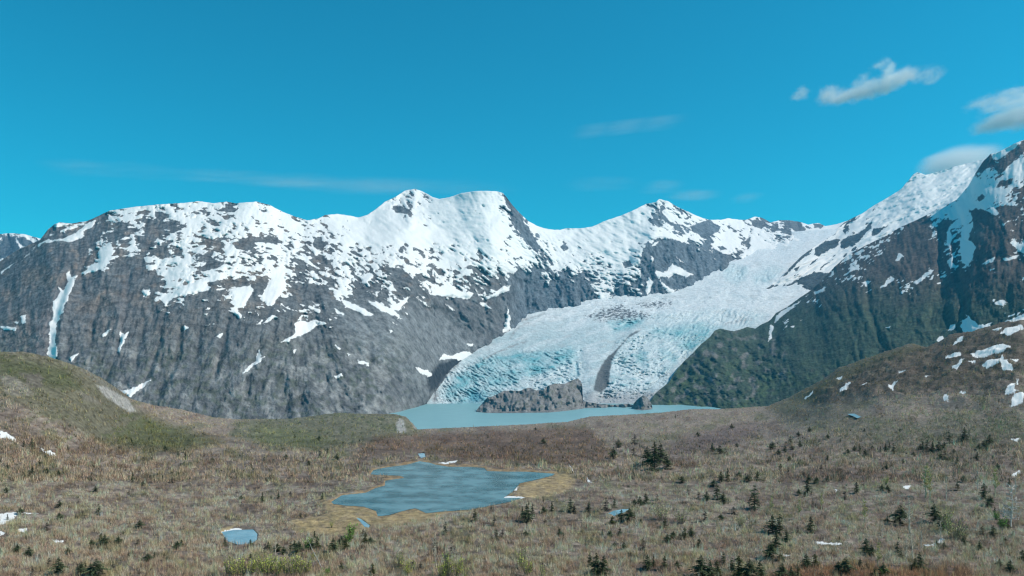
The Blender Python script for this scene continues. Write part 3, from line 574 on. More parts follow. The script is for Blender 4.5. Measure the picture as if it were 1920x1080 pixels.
# snow lying on the ground
wu = u+6*fbm(u/10, v/6, 671, 4, .65); wv = v+3.5*fbm(u/10, v/6, 675, 4, .65)
gs = np.full(u.shape, -12.)
for P in ([(0,806),(15,812),(30,824),(28,828),(10,822),(0,822)], [(82,846),(95,842),(106,850),(95,855)], [(68,836),(84,840),(80,843)], [(0,960),(28,958),(45,962),(26,966),(22,976),(0,984)], [(0,992),(8,1000),(0,1005)], [(34,992),(50,990),(52,994),(38,996)], [(95,1015),(120,1016),(105,1018)], [(45,960),(72,962),(50,963)],
          [(1772,676),(1790,670),(1802,668),(1798,676),(1785,680)], [(1820,670),(1845,662),(1858,656),(1882,652),(1895,655),(1885,664),(1862,668),(1845,674),(1830,676)], [(1784,698),(1796,686),(1806,680),(1800,694),(1794,702)], [(1815,690),(1832,684),(1828,690)], [(1842,692),(1868,684),(1880,676),(1882,685),(1892,684),(1888,690),(1900,698),(1880,700),(1875,692),(1850,696)], [(1895,686),(1912,680),(1905,686)],
          [(1860,626),(1878,620),(1876,627),(1866,630)], [(1874,632),(1892,622),(1912,614),(1920,618),(1905,632),(1890,638)], [(1786,650),(1800,640),(1806,638),(1800,648),(1788,654)], [(1880,592),(1900,586),(1922,578),(1940,590),(1920,602),(1895,604)],
          [(1886,742),(1890,732),(1900,728),(1908,720),(1910,728),(1898,732),(1902,740),(1910,744),(1900,748),(1885,748)], [(1894,766),(1904,752),(1920,752),(1918,762),(1905,764)], [(1506,750),(1525,740),(1518,746),(1510,752)], [(1575,742),(1585,730),(1592,722),(1594,730),(1586,738)], [(1568,716),(1580,712),(1575,718)], [(1665,734),(1682,727),(1672,736)], [(1680,704),(1698,700),(1688,706)], [(1616,728),(1625,726),(1622,730)], [(1768,750),(1776,748),(1778,758),(1770,757)], [(1800,742),(1810,741),(1806,745)], [(1730,716),(1745,715),(1738,719)],
          [(1894,824),(1912,823),(1908,827)], [(1896,890),(1910,883),(1912,886),(1904,893)], [(1694,911),(1708,911),(1706,918),(1698,918)], [(1562,917),(1572,919),(1568,922)], [(1732,1020),(1745,1022),(1752,1018),(1768,1010),(1772,1014),(1762,1018),(1745,1026),(1734,1025)], [(1530,1018),(1552,1018),(1578,1020),(1560,1022),(1540,1021)], [(1904,1006),(1922,1007),(1918,1009)], [(1468,1038),(1482,1040),(1475,1043)],
          [(822,868),(840,866),(858,864),(857,866),(846,869),(832,869)], [(940,934),(955,930),(985,933),(960,937),(945,938)], [(965,918),(972,912),(968,920)], [(1068,872),(1074,880),(1078,886),(1072,882)], [(1100,895),(1106,902),(1110,905),(1103,902)], [(415,996),(440,991),(455,992),(440,1000),(425,1008)]):
    gs = np.maximum(gs, np.clip(sdpoly(wu, wv, P, 25)+.7, -12, 6))
# colour of the ground
col = np.zeros(u.shape+(3,)); col[:] = (.26, .205, .165)
n1 = fbm(u/60, v/22, 701, 4); n2 = fbm(u/18, v/8, 705, 3); n3 = fbm(u/5, v/3.5, 709, 3)
def tint(P, c, a, w_=10, n=n2, k=12):
    global col; d = sdpoly(u+k*n, v+k*.6*n, P, 80); col = lerp3(col, np.array(c), sst(-w_, w_, d)*a)
col = lerp3(col, np.array((.155, .112, .092)), sst(.0, .4, n1)*.7)
col = lerp3(col, np.array((.125, .125, .070)), sst(.05, .4, -n1)*.6)
tint([(-700,600),(0,655),(100,668),(190,700),(215,725),(256,770),(330,800),(420,830),(330,850),(200,835),(120,790),(0,740),(-700,740)], (.100, .105, .050), .9, 14)
tint([(-700,600),(0,655),(100,668),(190,700),(215,725),(256,770),(200,835),(120,790),(0,740),(-700,740)], (.17, .145, .105), .7, 8, fbm(u/22, v/9, 751, 4), 70)
col *= (1-.35*sst(.1, .5, fbm(u/13, v/6, 753, 3))*sst(-5, 15, sdpoly(u, v, [(-60,640),(100,660),(260,770),(250,850),(-60,800)], 60)))[..., None]
tint([(0,672),(120,690),(160,735),(60,720),(0,700)], (.075, .085, .035), .6)
tint([(0,705),(28,705),(50,722),(62,740),(40,745),(12,735)], (.23, .20, .165), .8, 4); tint([(40,700),(78,700),(80,722),(55,726)], (.15, .125, .105), .8, 4)
tint([(180,722),(205,728),(240,748),(256,772),(240,772),(215,757),(196,742)], (.36, .33, .30), 1.0, 2.5, n3, 3); tint([(145,736),(165,742),(195,756),(188,758),(160,752)], (.22, .19, .15), .8, 4, n3, 4)
tint([(145,688),(165,694),(215,727),(225,740),(200,728),(170,712)], (.20, .18, .15), .7, 3, n3, 4); tint([(-20,645),(20,650),(60,660),(20,662)], (.22, .2, .18), .8, 3)
tint([(0,760),(60,800),(110,850),(60,850),(0,800)], (.14, .105, .085), .6)
tint([(440,790),(560,775),(640,770),(745,772),(785,800),(800,815),(700,830),(600,846),(500,838),(430,820)], (.125, .130, .075), .7, 8)
col = lerp3(col, np.array((.20, .18, .14)), sst(.0, .45, fbm(u/16, v/7, 755, 4))*sst(-4, 10, sdpoly(u, v, [(420,795),(560,772),(745,770),(800,812),(600,850),(430,830)], 40))*.75)
col = lerp3(col, np.array((.05, .065, .035)), sst(.15, .5, fbm(u/9, v/6, 757, 3))*sst(-4, 10, sdpoly(u, v, [(420,795),(560,772),(745,770),(800,812),(600,850),(430,830)], 40))*.8)
tint([(470,800),(560,805),(640,835),(560,842),(480,826)], (.155, .165, .075), .5)
tint([(748,786),(756,788),(762,810),(745,812),(742,800)], (.34, .32, .30), .9, 2.5, n3, 3); tint([(772,792),(780,800),(784,808),(776,803)], (.30, .27, .24), .8, 2, n3, 2)
tint([(700,820),(900,812),(1100,800),(1160,860),(1050,872),(880,866),(780,850),(660,858)], (.150, .095, .070), .75, 10)
tint([(1225,860),(1290,815),(1420,795),(1440,815),(1330,850),(1260,862)], (.17, .125, .115), .75, 10)
tint([(1470,900),(1560,875),(1700,885),(1690,905),(1560,905)], (.15, .105, .09), .7, 8)
tint([(1490,745),(1560,700),(1640,665),(1720,644),(1920,595),(1940,700),(1850,735),(1640,745),(1520,765)], (.125, .095, .072), .8, 14)
tint([(1440,765),(1480,742),(1540,715),(1600,680),(1640,665),(1700,648),(1720,644),(1745,655),(1640,690),(1560,735),(1480,780)], (.15, .135, .07), .6, 7)
tint([(1440,770),(1540,760),(1700,790),(1920,770),(1920,835),(1650,830),(1480,800)], (.125, .118, .085), .6, 14)
tint([(1430,1090),(1480,1062),(1640,1060),(1800,1068),(1860,1090)], (.17, .085, .045), .65, 8)
hill_shade = sst(.15, .5, ridged(u/26, v/11, 771, 3))*rs  # shadows in the hollows of the right-hand slope, put into the ground colour
col = lerp3(col, np.array((.055, .05, .042)), hill_shade*.4); col = lerp3(col, np.array((.22, .18, .13)), sst(.15, .45, fbm(u/18, v/8, 773, 3))*rs*.5)
# yellow marsh grass round the ponds
mar = sdpoly(u+6*n2, v+4*n2, [(592,938),(620,925),(690,912),(712,892),(680,888),(655,884),(700,872),(790,858),(900,862),(1060,876),(1075,892),(1070,912),(1000,935),(940,945),(860,968),(790,975),(700,985),(690,998),(600,1004),(545,990),(560,965),(620,958)], 90)
rim = sst(-5, -1, wet[0][2]+3*n3+3*n2)
east = sst(-6, 4, sdpoly(u+4*n3, v+3*n3, [(975,935),(968,920),(980,906),(1035,892),(1062,888),(1078,900),(1070,915),(1030,930)], 40))
sw = sst(-12, 6, sdpoly(u+7*n2, v+5*n2, [(598,935),(625,948),(700,955),(710,970),(780,955),(830,963),(790,976),(700,984),(660,1000),(560,996),(550,978),(620,966)], 60))
sp = sst(-3, 3, sdpoly(u, v, [(415,990),(440,984),(432,996),(412,1004)], 20))
col = lerp3(col, np.array((.30, .29, .27)), np.exp(-((wet[0][2]+1.5)/1.6)**2)*sst(-.1, .3, fbm(u/14, v/9, 733, 2)))
my = np.clip(.95*sw+.85*east+.85*rim*sst(-6, 6, mar)+sp, 0, 1)*(1-.35*sst(.1, .4, n3))
col = lerp3(col, np.array((.37, .265, .130)), np.clip(my*(.85+.55*n2+.35*n3), 0, .95))
col = lerp3(col, np.array((.26, .15, .085)), np.clip(rim*(.6+n2)*.6, 0, 1))
col = lerp3(col, np.array((.11, .08, .062)), np.clip(sst(.35, .8, fbm(u/50, v/4.5, 731, 3)+.25)*sst(820, 860, v)*.8*(1-my), 0, 1))
bnd = ridged(u/90+.6*fbm(u/60, v/20, 761, 2), v/13, 765, 3)
col *= (1+.30*n3+.18*n2-.30*sst(.25, .75, bnd)*sst(800, 830, v)*(1-my))[..., None]
GV3, GCOL, GSN, GMY = V.copy(), col.copy(), gs, my
# near rows down to the viewer's feet, far rows down to the lake
near = []
for d in (150., 100., 50., 20., 6., 1.5):
    r = V[0].copy(); k = d/190.; r[:, 0] *= k; r[:, 1] *= k; r[:, 2] = -.31*d-1.3; near.append(r[None])
Vg = np.concatenate(near[::-1]+[V], 0)
colg = np.concatenate([col[:1]]*6+[col], 0); gsg = np.concatenate([gs[:1]]*6+[gs], 0)
nb = 4; Vg = backrows(Vg, [(30, 6), (120, 40), (400, 120), (700, 240)])
colg = np.concatenate([colg]+[colg[-1:]]*nb, 0); gsg = np.concatenate([gsg]+[gsg[-1:]]*nb, 0)
o = mesh_np('ground', Vg, grid_faces(Vg.shape[0], Vg.shape[1]), M_ground, {'col': np.clip(colg, .02, .6).reshape(-1, 3), 'snow': gsg.ravel()})
put(o, 'brown and olive scrub-covered pass sloping down from the viewer to the pond', None, None, 'structure')
vgrid = v
def gpos(uu, vv, arr=None):
    uu = np.atleast_1d(np.asarray(uu, float)); vv = np.atleast_1d(np.asarray(vv, float))
    ci = np.clip(np.interp(uu, us, np.arange(len(us))), 0, len(us)-1.001); i = ci.astype(int); fx = ci-i
    b0 = vgrid[0, i]; t0 = vgrid[-1, i]*(1-fx)+vgrid[-1, i+1]*fx
    rr = np.clip((vv-b0)/(t0-b0), 0, .9999)*(vgrid.shape[0]-1); j = rr.astype(int); fy = rr-j
    A = GV3 if arr is None else arr
    if A.ndim == 3: fx = fx[:, None]; fy = fy[:, None]
    return (A[j, i]*(1-fx)+A[j, i+1]*fx)*(1-fy)+(A[j+1, i]*(1-fx)+A[j+1, i+1]*fx)*fy
# ponds: flat sheets at their own level
import mathutils
for n_, (P, Zp, d) in enumerate(wet):
    Q = []
    for a, b in zip(P, P[1:]+P[:1]):
        for k in range(5): Q.append((a[0]+(b[0]-a[0])*k/5, a[1]+(b[1]-a[1])*k/5))
    Q = np.array(Q, float)
    cc = Q.mean(0); Q = cc+(Q-cc)*1.0
    Q[:, 0] += .9*fbm(Q[:, 0]/9, Q[:, 1]/7, 741, 2); Q[:, 1] += .6*fbm(Q[:, 0]/9, Q[:, 1]/7, 745, 2)
    Dq = Zp*F/(665-Q[:, 1]); pv = P3(Q[:, 0], Q[:, 1], Dq); pv[:, 2] = Zp
    me = bpy.data.meshes.new('pond'); me.from_pydata([tuple(p) for p in pv], [], [list(range(len(pv)))][::1]); me.update()
    me.materials.append(M_pond if n_ == 0 else M_pool); o = bpy.data.objects.new('pond', me); COL.objects.link(o)
    put(o, ['large blue pond with a ragged yellow-grass shore in the middle of the pass', 'small pale blue pond in the scrub left of the large pond', 'short blue channel just below the large pond', 'narrow blue water strip in the scrub right of the large pond',
            'tiny blue pool on the slope below the right-hand snow patches', 'little inlet stream above the large pond', 'thin pale strip of water above the large pond'][n_], None, None, 'structure')

# ================================================================== ROCK OUTCROPS IN THE LAKE
def outcrop(name, pts_top, vbase, D0, depth, label, seed):
    us_ = np.arange(pts_top[0][0], pts_top[-1][0]+.01, 1.3); tp = ip(us_, pts_top)+.8*fbm(us_/5, us_*0, seed, 3); bs = ip(us_, vbase)+1.5
    nr = 44; t = np.linspace(0, 1, nr); vv = bs[None]+(np.minimum(tp, bs-1.5)-bs)[None]*t[:, None]; uu = np.repeat(us_[None], nr, 0)
    Db_ = F*220/(bs-665); hgt = bs-tp
    Dd = Db_[None]+(t[:, None]**1.1)*(hgt[None]/50.*depth)
    R = .016*ridged(*rot(uu, vv, 18, 34, 40), seed, 3)+.005*ridged(*rot(uu, vv, -20, 14, 24), seed+2, 3)+.0022*fbm(uu/4, vv/5, seed+4, 3)
    Dd = Dd*(1+R*sst(0, .1, t)[:, None])
    V = backrows(P3(uu, vv, Dd), [(25, 15), (90, 70), (160, 200)])
    c = np.zeros(uu.shape+(3,))+np.array((.205, .195, .185)); g = fbm(uu/14, vv/10, seed+7, 3)
    c = lerp3(c, np.array((.10, .11, .075)), sst(.1, .45, g)*.6); c *= (1+.4*fbm(*rot(uu, vv, 15, 5, 16), seed+9, 3))[..., None]
    c = np.concatenate([c]+[c[-1:]]*3, 0)
    o = mesh_np(name, V, grid_faces(V.shape[0], V.shape[1]), M_island, {'col': np.clip(c, .03, .5).reshape(-1, 3)}); put(o, label, 'rock'); return o
outcrop('rock_outcrop', [(893,770),(899,762),(908,752),(914,745),(922,744),(934,738),(944,733),(960,732),(975,733),(985,728),(994,727),(1006,732),(1018,731),(1028,723),(1040,719),(1058,720),(1070,714),(1084,709),(1090,716),(1092,724),(1082,738),(1086,750),(1094,756),(1098,762)],
        [(893,771),(915,773),(960,773),(1030,772),(1060,769),(1098,764)], 2900, 170, 'large craggy grey rock outcrop in the lake at the foot of the glacier', 801)
outcrop('rock_outcrop', [(1184,765),(1190,754),(1198,746),(1206,741),(1214,745),(1220,754),(1224,764)], [(1184,766),(1204,768),(1224,766)], 3000, 120, 'small rounded grey rock outcrop right of the large one beneath the ice front', 821)
outcrop('rock_shore', [(1086,762),(1094,752),(1104,754),(1120,757),(1150,759),(1178,757),(1190,760)], [(1086,764),(1120,763),(1190,763)], 3200, 60, 'low dark rocky shore between the two grey rock outcrops', 841)
bpy.data.objects['rock_shore']['category'] = 'shore'
#PART2
# ================================================================== TREES, SHRUBS
M_fol = {}
def leaf_mat(name, c, var=.35):
    m, nt, b = newmat(name); L = nt.links.new
    g = nn(nt, 'ShaderNodeNewGeometry'); n = nn(nt, 'ShaderNodeTexNoise'); n.inputs['Scale'].default_value = 1.6; n.inputs['Detail'].default_value = 3; L(g.outputs['Position'], n.inputs['Vector'])
    mr = nn(nt, 'ShaderNodeMapRange'); mr.inputs[1].default_value = .3; mr.inputs[2].default_value = .7; mr.inputs[3].default_value = 1-var; mr.inputs[4].default_value = 1+var; L(n.outputs[0], mr.inputs[0])
    at = nn(nt, 'ShaderNodeAttribute', attribute_name='col')
    v1 = nn(nt, 'ShaderNodeVectorMath', operation='SCALE'); L(at.outputs['Color'], v1.inputs[0]); L(mr.outputs[0], v1.inputs[3])
    L(v1.outputs[0], b.inputs['Base Color']); b.inputs['Roughness'].default_value = .8; b.inputs['Specular IOR Level'].default_value = .1
    return m
M_leaf = leaf_mat('foliage', None); M_bark = leaf_mat('bark', None, .2)
rng = np.random.default_rng(5)
class TB:                        # triangle buffer
    def __init__(s): s.v = []; s.c = []
    def tri(s, a, b, c, col): s.v += [a, b, c]; s.c += [col]*3
    def limb(s, a, b, r0, r1, col, n=3):
        a = np.array(a, float); b = np.array(b, float); d = b-a; L = np.linalg.norm(d)+1e-9; d /= L
        p = np.cross(d, (0, 0, 1.) if abs(d[2]) < .9 else (1., 0, 0)); p /= np.linalg.norm(p); q = np.cross(d, p)
        A = [a+r0*(p*math.cos(k*2*math.pi/n)+q*math.sin(k*2*math.pi/n)) for k in range(n)]; B = [b+r1*(p*math.cos(k*2*math.pi/n)+q*math.sin(k*2*math.pi/n)) for k in range(n)]
        for k in range(n):
            s.tri(A[k], A[(k+1) % n], B[(k+1) % n], col); s.tri(A[k], B[(k+1) % n], B[k], col)
    def data(s):
        V = np.array(s.v, float); return V, np.arange(len(V)).reshape(-1, 3), np.array(s.c, float)
def mk(name, tb, mat, parent=None):
    V, Fc, c = tb.data(); return mesh_np(name, V, Fc, mat, {'col': c}, smooth=False, parent=parent)
def conifer(seed, h=1.0, wid=.36, gap=.0, lean=0., col=(.060, .080, .040), tips=(.125, .145, .065), top=1.0):
    """unit-high mountain hemlock / spruce: tapered trunk and drooping irregular boughs"""
    r = random.Random(seed); tr, cr = TB(), TB(); pts = [np.array((0, 0, -.04))]
    for k in range(1, 7): pts.append(np.array((lean*(k/6)**2+r.uniform(-.008, .008), r.uniform(-.008, .008), k/6.)))
    for k in range(6): tr.limb(pts[k], pts[k+1], .022*(1-k/6.5), .022*(1-(k+1)/6.5), (.10, .085, .07), 5)
    n = 46; lump = [r.uniform(.55, 1.25) for _ in range(9)]
    for i in range(n):
        z = .05+.93*(i/n)**.92
        if r.random() < gap: continue
        kf = z*6; k = min(int(kf), 5); c = pts[k]+(pts[k+1]-pts[k])*(kf-k)
        rad = wid*(1-z)**.8*(.6+.4*min(1, z*6))*r.uniform(.5, 1.25)*lump[int(z*8)]+.02
        for j in range(3):
            a = r.uniform(0, 2*math.pi); dr = np.array((math.cos(a), math.sin(a), 0)); pr = np.array((-dr[1], dr[0], 0))
            L = rad*r.uniform(.7, 1.1); droop = -.28*L+r.uniform(-.02, .03)
            m = 5
            for q in range(m):
                f0 = q/m; p0 = c+dr*L*f0+np.array((0, 0, droop*f0*f0)); 
                for sgn in (-1, 1):
                    wd = L*.42*(1-f0*.7)*r.uniform(.6, 1.2)+.006; p1 = p0+dr*L*.34+pr*sgn*wd*.8+np.array((0, 0, droop*.35+r.uniform(-.02, .012))); p2 = p0+dr*L*.30+np.array((0, 0, droop*.15+.012))
                    f = r.random(); cc = tuple(col[x]*(1-f*f0)+tips[x]*f*f0 for x in range(3)); b = r.uniform(.7, 1.3)
                    cr.tri(p0, p1, p2, tuple(x*b for x in cc))
    return tr, cr
def bare(seed, wid=.2, col=(.36, .33, .27), tw=(.30, .27, .21), n=22, up=1.0, leaf=None, fork=False, lean=0.):
    """leafless pale tree: thin stem, rising limbs, fine twigs, maybe budding"""
    r = random.Random(seed); tr, cr = TB(), TB(); pts = [np.array((0, 0, -.03))]; x = y = 0
    for k in range(1, 8):
        x += r.uniform(-.02, .02)+lean/7; y += r.uniform(-.015, .015); pts.append(np.array((x, y, k/7.)))
    for k in range(7): tr.limb(pts[k], pts[k+1], .020*(1-k/9), .020*(1-(k+1)/9), col, 5)
    if fork:
        tr.limb(pts[3], pts[3]+np.array((.16, .02, .4)), .009, .004, col, 4); tr.limb(pts[2], pts[2]+np.array((-.18, .02, .5)), .009, .003, col, 4)
    for i in range(n):
        z = r.uniform(.22, .97); kf = z*7; k = min(int(kf), 6); c = pts[k]+(pts[k+1]-pts[k])*(kf-k)
        a = r.uniform(0, 6.283); L = wid*(1.05-z*.75)*r.uniform(.5, 1.25); d = np.array((math.cos(a)*L, math.sin(a)*L, L*up*r.uniform(.3, 1.1))); e = c+d
        cr.limb(c, e, .008, .004, tw, 3)
        for j in range(5):
            f = r.uniform(.3, 1); s_ = c+d*f; t = s_+np.array((r.uniform(-.5, .5), r.uniform(-.5, .5), r.uniform(.1, .7)))*L*.6; cr.limb(s_, t, .0055, .003, tw, 3)
            if leaf:
                for q in range(4):
                    p = s_+(t-s_)*r.random()+np.array([r.uniform(-.012, .012) for _ in range(3)]); w_ = .014; b = r.uniform(.7, 1.3)
                    cr.tri(p, p+np.array((r.uniform(-w_, w_), r.uniform(-w_, w_), w_)), p+np.array((r.uniform(-w_, w_), r.uniform(-w_, w_), -w_*.3))*1.4, tuple(x*b for x in leaf))
    return tr, cr
def bush(seed, leaf, twig=(.25, .21, .16), n=26, wid=.6, leafn=9, lw=.05):
    r = random.Random(seed); tr, cr = TB(), TB()
    for i in range(n):
        a = r.uniform(0, 6.283); L = r.uniform(.55, 1.0); b = np.array((math.cos(a)*wid*r.uniform(.1, 1)*L, math.sin(a)*wid*r.uniform(.1, 1)*L, L)); s_ = b*np.array((.25, .25, 0))
        m = s_+(b-s_)*.5+np.array((0, 0, .06)); tr.limb(s_, m, .012, .009, twig, 3); tr.limb(m, b, .009, .004, twig, 3)
        for q in range(leafn):
            f = r.uniform(.25, 1); p = s_+(b-s_)*f+np.array([r.uniform(-.07, .07) for _ in range(3)]); g = r.uniform(.6, 1.35)
            cr.tri(p, p+np.array((r.uniform(-lw, lw), r.uniform(-lw, lw), r.uniform(-lw, lw))), p+np.array((r.uniform(-lw, lw), r.uniform(-lw, lw), r.uniform(0, lw))), tuple(x*g for x in leaf))
    return tr, cr
def proto(name, gen, cn='crown', tn='trunk'):
    e = bpy.data.objects.new(name, None); COL.objects.link(e); tr, cr = gen
    mk(tn, tr, M_bark, e); mk(cn, cr, M_leaf, e); return e
used = set()
def plant(p, u_, v_, h_, rz, sx=1.0):
    """first use moves the prototype itself, later ones copy it with its parts"""
    if p.name in used:
        o = p.copy(); COL.objects.link(o)
        for ch in p.children:
            c = ch.copy(); COL.objects.link(c); c.parent = o; c.matrix_parent_inverse.identity()
    else: o = p; used.add(p.name)
    g = gpos(u_, v_)[0]; s_ = h_/F*g[1]
    o.location = g; o.scale = (s_*sx, s_*sx, s_); o.rotation_euler = (0, 0, rz); return o
SPR = [proto('spruce_tree', conifer(1, wid=.34)), proto('spruce_tree', conifer(2, wid=.42, gap=.12)), proto('spruce_tree', conifer(3, wid=.30, gap=.25, lean=.05)),
       proto('spruce_tree', conifer(4, wid=.52, gap=.05)), proto('spruce_tree', conifer(5, wid=.26, gap=.1, lean=-.04)), proto('spruce_tree', conifer(6, wid=.40, gap=.08, col=(.075, .085, .03), tips=(.13, .125, .05))),
       proto('spruce_tree', conifer(7, wid=.36, gap=.3, col=(.07, .06, .045), tips=(.12, .085, .06))), proto('spruce_tree', conifer(8, wid=.46, gap=.18, lean=.08))]
# where they stand: u, v of the base, height in photo px, which prototype
T = [(1227,882,50,0),(1214,872,32,3),(1239,868,34,1),(1250,880,26,3),(1206,876,18,2),(1150,862,20,3),(1160,840,14,1),(1190,834,18,6),(1336,848,17,0),(1350,852,15,1),(1188,855,14,6),
 (1118,1077,40,1),(1132,1079,38,0),(1106,1060,24,2),(1214,1070,26,1),(1225,1066,22,4),(1246,1072,25,0),(1270,1070,17,3),(1315,1084,44,3),(1331,1086,38,1),(1345,1078,28,5),(1357,1058,26,2),(1385,1086,42,5),(1405,1088,38,3),(1372,1074,28,2),(1425,1086,34,1),
 (1162,1007,18,0),(1144,1010,13,3),(1190,978,16,6),(1165,978,22,1),(1180,979,25,3),(1148,984,15,5),(1246,988,20,7),(1262,1010,14,3),(1284,1010,20,5),(1296,1008,18,1),(1275,1012,12,6),(1206,1032,22,6),(1170,1030,14,1),(1152,1028,10,3),
 (1345,938,30,2),(1356,945,20,3),(1364,902,22,4),(1352,905,20,1),(1338,912,12,3),(1415,955,44,2),(1420,902,18,7),(1386,900,14,3),(1402,905,14,1),(1398,898,10,6),(1325,940,16,1),(1310,938,12,6),(1376,962,14,6),(1322,978,20,6),(1352,978,12,3),
 (988,980,32,1),(979,972,22,4),(998,962,20,2),(1022,984,14,6),(1035,958,18,4),(1070,958,26,2),(1078,960,12,6),(1104,958,18,0),(1136,958,24,6),(1152,952,18,2),(1200,948,18,1),(1212,944,20,7),(1190,948,12,3),(1050,1004,14,1),(1056,1014,12,4),(986,1006,10,3),(1048,998,10,2),(1020,960,12,3),(1290,930,12,6),(1232,938,12,6),
 (1688,982,36,3),(1752,978,34,3),(1772,996,30,5),(1762,988,22,0),(1520,1000,28,0),(1496,1000,12,6),(1448,1002,34,1),(1462,1004,38,2),(1455,1036,40,0),(1445,1050,30,3),(1475,1012,20,7),(1624,1042,30,0),(1634,1044,20,3),(1682,1042,26,2),(1690,1048,16,4),(1586,1078,30,3),(1572,1076,22,1),(1612,1070,18,7),(1656,1082,24,3),(1640,1084,16,5),
 (1512,1066,26,1),(1528,1062,24,5),(1466,1084,30,3),(1484,1084,22,1),(1496,1082,18,5),(1665,926,14,3),(1654,922,12,1),(1606,926,20,0),(1584,934,14,6),(1514,926,24,0),(1498,930,12,3),(1531,906,13,3),(1516,904,14,1),(1507,898,12,6),(1845,938,28,0),(1856,948,20,3),(1832,900,12,6),(1890,992,18,5),(1862,1010,22,0),(1842,1004,16,6),(1882,1018,10,4),(1893,912,14,4),(1918,1058,24,5),(1894,1076,24,1),(1886,1026,14,6),
 (1726,1064,30,7),(1716,1066,20,5),(1662,880,9,3),(1661,846,14,0),(1676,850,20,2),(1668,840,10,4),(1612,850,16,2),(1602,846,10,1),(1622,856,14,7),(1651,848,10,4),(1590,850,8,3),(1738,846,22,2),(1748,849,22,0),(1730,842,14,4),(1760,844,18,1),(1770,842,12,3),(1780,832,24,2),(1808,828,26,0),(1795,870,14,2),(1772,864,16,6),(1764,862,10,1),(1832,863,14,0),(1836,844,12,3),(1845,842,16,7),(1856,834,20,1),(1850,840,14,4),(1693,868,9,4),(1713,858,9,3),(1789,850,9,1),(1795,920,18,2),
 (1448,842,14,3),(1460,852,10,1),(1472,848,12,0),(1482,836,16,2),(1464,864,12,6),(1480,864,10,3),(1500,838,12,0),(1518,812,10,1),(1448,862,9,4),(1497,820,9,3),(1552,824,9,3),(1576,830,8,2),(1478,884,9,6),(1540,880,8,6),(1560,840,8,4),
 (180,1086,34,3),(170,1084,24,1),(110,1082,32,1),(152,1082,24,3),(160,1074,18,2),(196,1020,20,1),(172,1022,13,3),(188,1012,12,5),(185,966,20,2),(222,1019,13,3),(332,1030,16,3),(340,1024,12,5),(277,1056,15,3),(308,1054,12,0),(54,1046,20,1),(32,1036,14,3),(128,1038,12,3),(310,846,12,3),(348,862,13,0),(334,858,12,2),(398,866,9,3),(112,954,14,1),(60,842,18,2),(45,838,12,4),(84,862,9,3),(248,904,18,4),(268,912,10,1),(212,1074,14,6),(92,1064,16,6),(88,996,14,6),(14,972,10,4),(38,964,14,1),(112,974,12,3),(155,968,10,6),(248,1048,12,6),(240,1050,10,4),(62,1082,16,6),(258,1020,10,6),(305,900,9,4),(110,892,9,3),(88,888,9,3),(60,890,16,4),
 (584,1034,22,1),(595,1032,24,5),(560,1040,22,3),(545,1038,20,2),(552,1032,16,1),(497,1040,20,6),(503,1034,18,1),(625,1038,24,1),(648,1034,22,5),(655,1016,24,5),(640,1022,16,3),(590,1012,16,4),(685,1022,20,5),(695,1024,14,3),(712,1028,9,6),(816,1034,20,6),(848,1044,26,6),(698,1078,22,5),(640,1070,12,5),(775,1066,16,6),(788,1066,14,6),(835,1000,24,2),(890,978,22,2),(907,990,8,4),(927,988,18,6),(931,1012,22,2),(942,1010,16,6),(922,1016,10,3),(422,1024,16,4),(470,1024,12,0),(520,1036,16,3),(532,1040,14,1),(600,864,16,4),(632,864,12,1),(495,868,10,4),(579,872,9,3),(536,860,9,3),(598,828,10,3),(553,824,8,4),(492,936,14,4),(522,934,13,4),(508,938,9,2),(545,930,10,6),(452,936,8,3),(604,936,12,4)]
r_ = random.Random(99)
AREAS = [('on the slope left of the pond', lambda u, v: u < 600 and v > 800 and v < 980), ('on the green hill at the left', lambda u, v: u < 330 and v <= 800), ('in the bottom left scrub', lambda u, v: u < 700 and v >= 980),
         ('on the rise behind the pond', lambda u, v: 420 < u < 1130 and v < 868), ('in scrub below the pond', lambda u, v: 700 <= u < 1090 and v >= 920), ('in scrub right of the pond', lambda u, v: 1090 <= u < 1440 and 868 <= v < 960),
         ('on the flat beyond the pond', lambda u, v: 1090 <= u < 1440 and v < 868), ('at the bottom right of centre', lambda u, v: 1090 <= u < 1440 and v >= 1020), ('in scrub right of centre', lambda u, v: 1090 <= u < 1440 and 960 <= v < 1020),
         ('on the upper right-hand slope', lambda u, v: u >= 1440 and v < 800), ('at right middle distance', lambda u, v: u >= 1440 and 800 <= v < 900), ('in the scrub at the right', lambda u, v: u >= 1440 and 900 <= v < 1010), ('in the bottom right corner', lambda u, v: u >= 1440 and v >= 1010), ('in the valley scrub', lambda u, v: True)]
def area(u, v): return next(i for i, (n, f) in enumerate(AREAS) if f(u, v))
DESC = ['dense dark green', 'bushy dark green', 'sparse leaning dark', 'broad squat dark green', 'thin narrow dark', 'olive green', 'thin brownish', 'ragged leaning green']
trees = []
for (a, b, h_, k) in T: trees.append([a, b, h_, k, True])
n_extra = 0
while n_extra < 62:
    a = r_.uniform(5, 1915); b = r_.uniform(775, 1070)
    i = np.interp(a, us, np.arange(len(us))); top_ = vgrid[-1, int(i)]
    if b < top_+4 or dpond[np.clip(int(np.interp(b, vgrid[::-1, int(i)], np.arange(vgrid.shape[0])[::-1])), 0, vgrid.shape[0]-1), int(i)] > -14: continue
    if a < 260 and b < 860: continue
    if r_.random() > (.35 if a < 1000 else 1): continue
    trees.append([a, b, r_.uniform(5, 9)*(1+(b-800)/260.), r_.choice([0, 1, 3, 4, 6, 3, 4]), False]); n_extra += 1
big = {}
for t_ in trees:
    if t_[4]: big.setdefault((area(t_[0], t_[1]), t_[3]), []).append(t_)
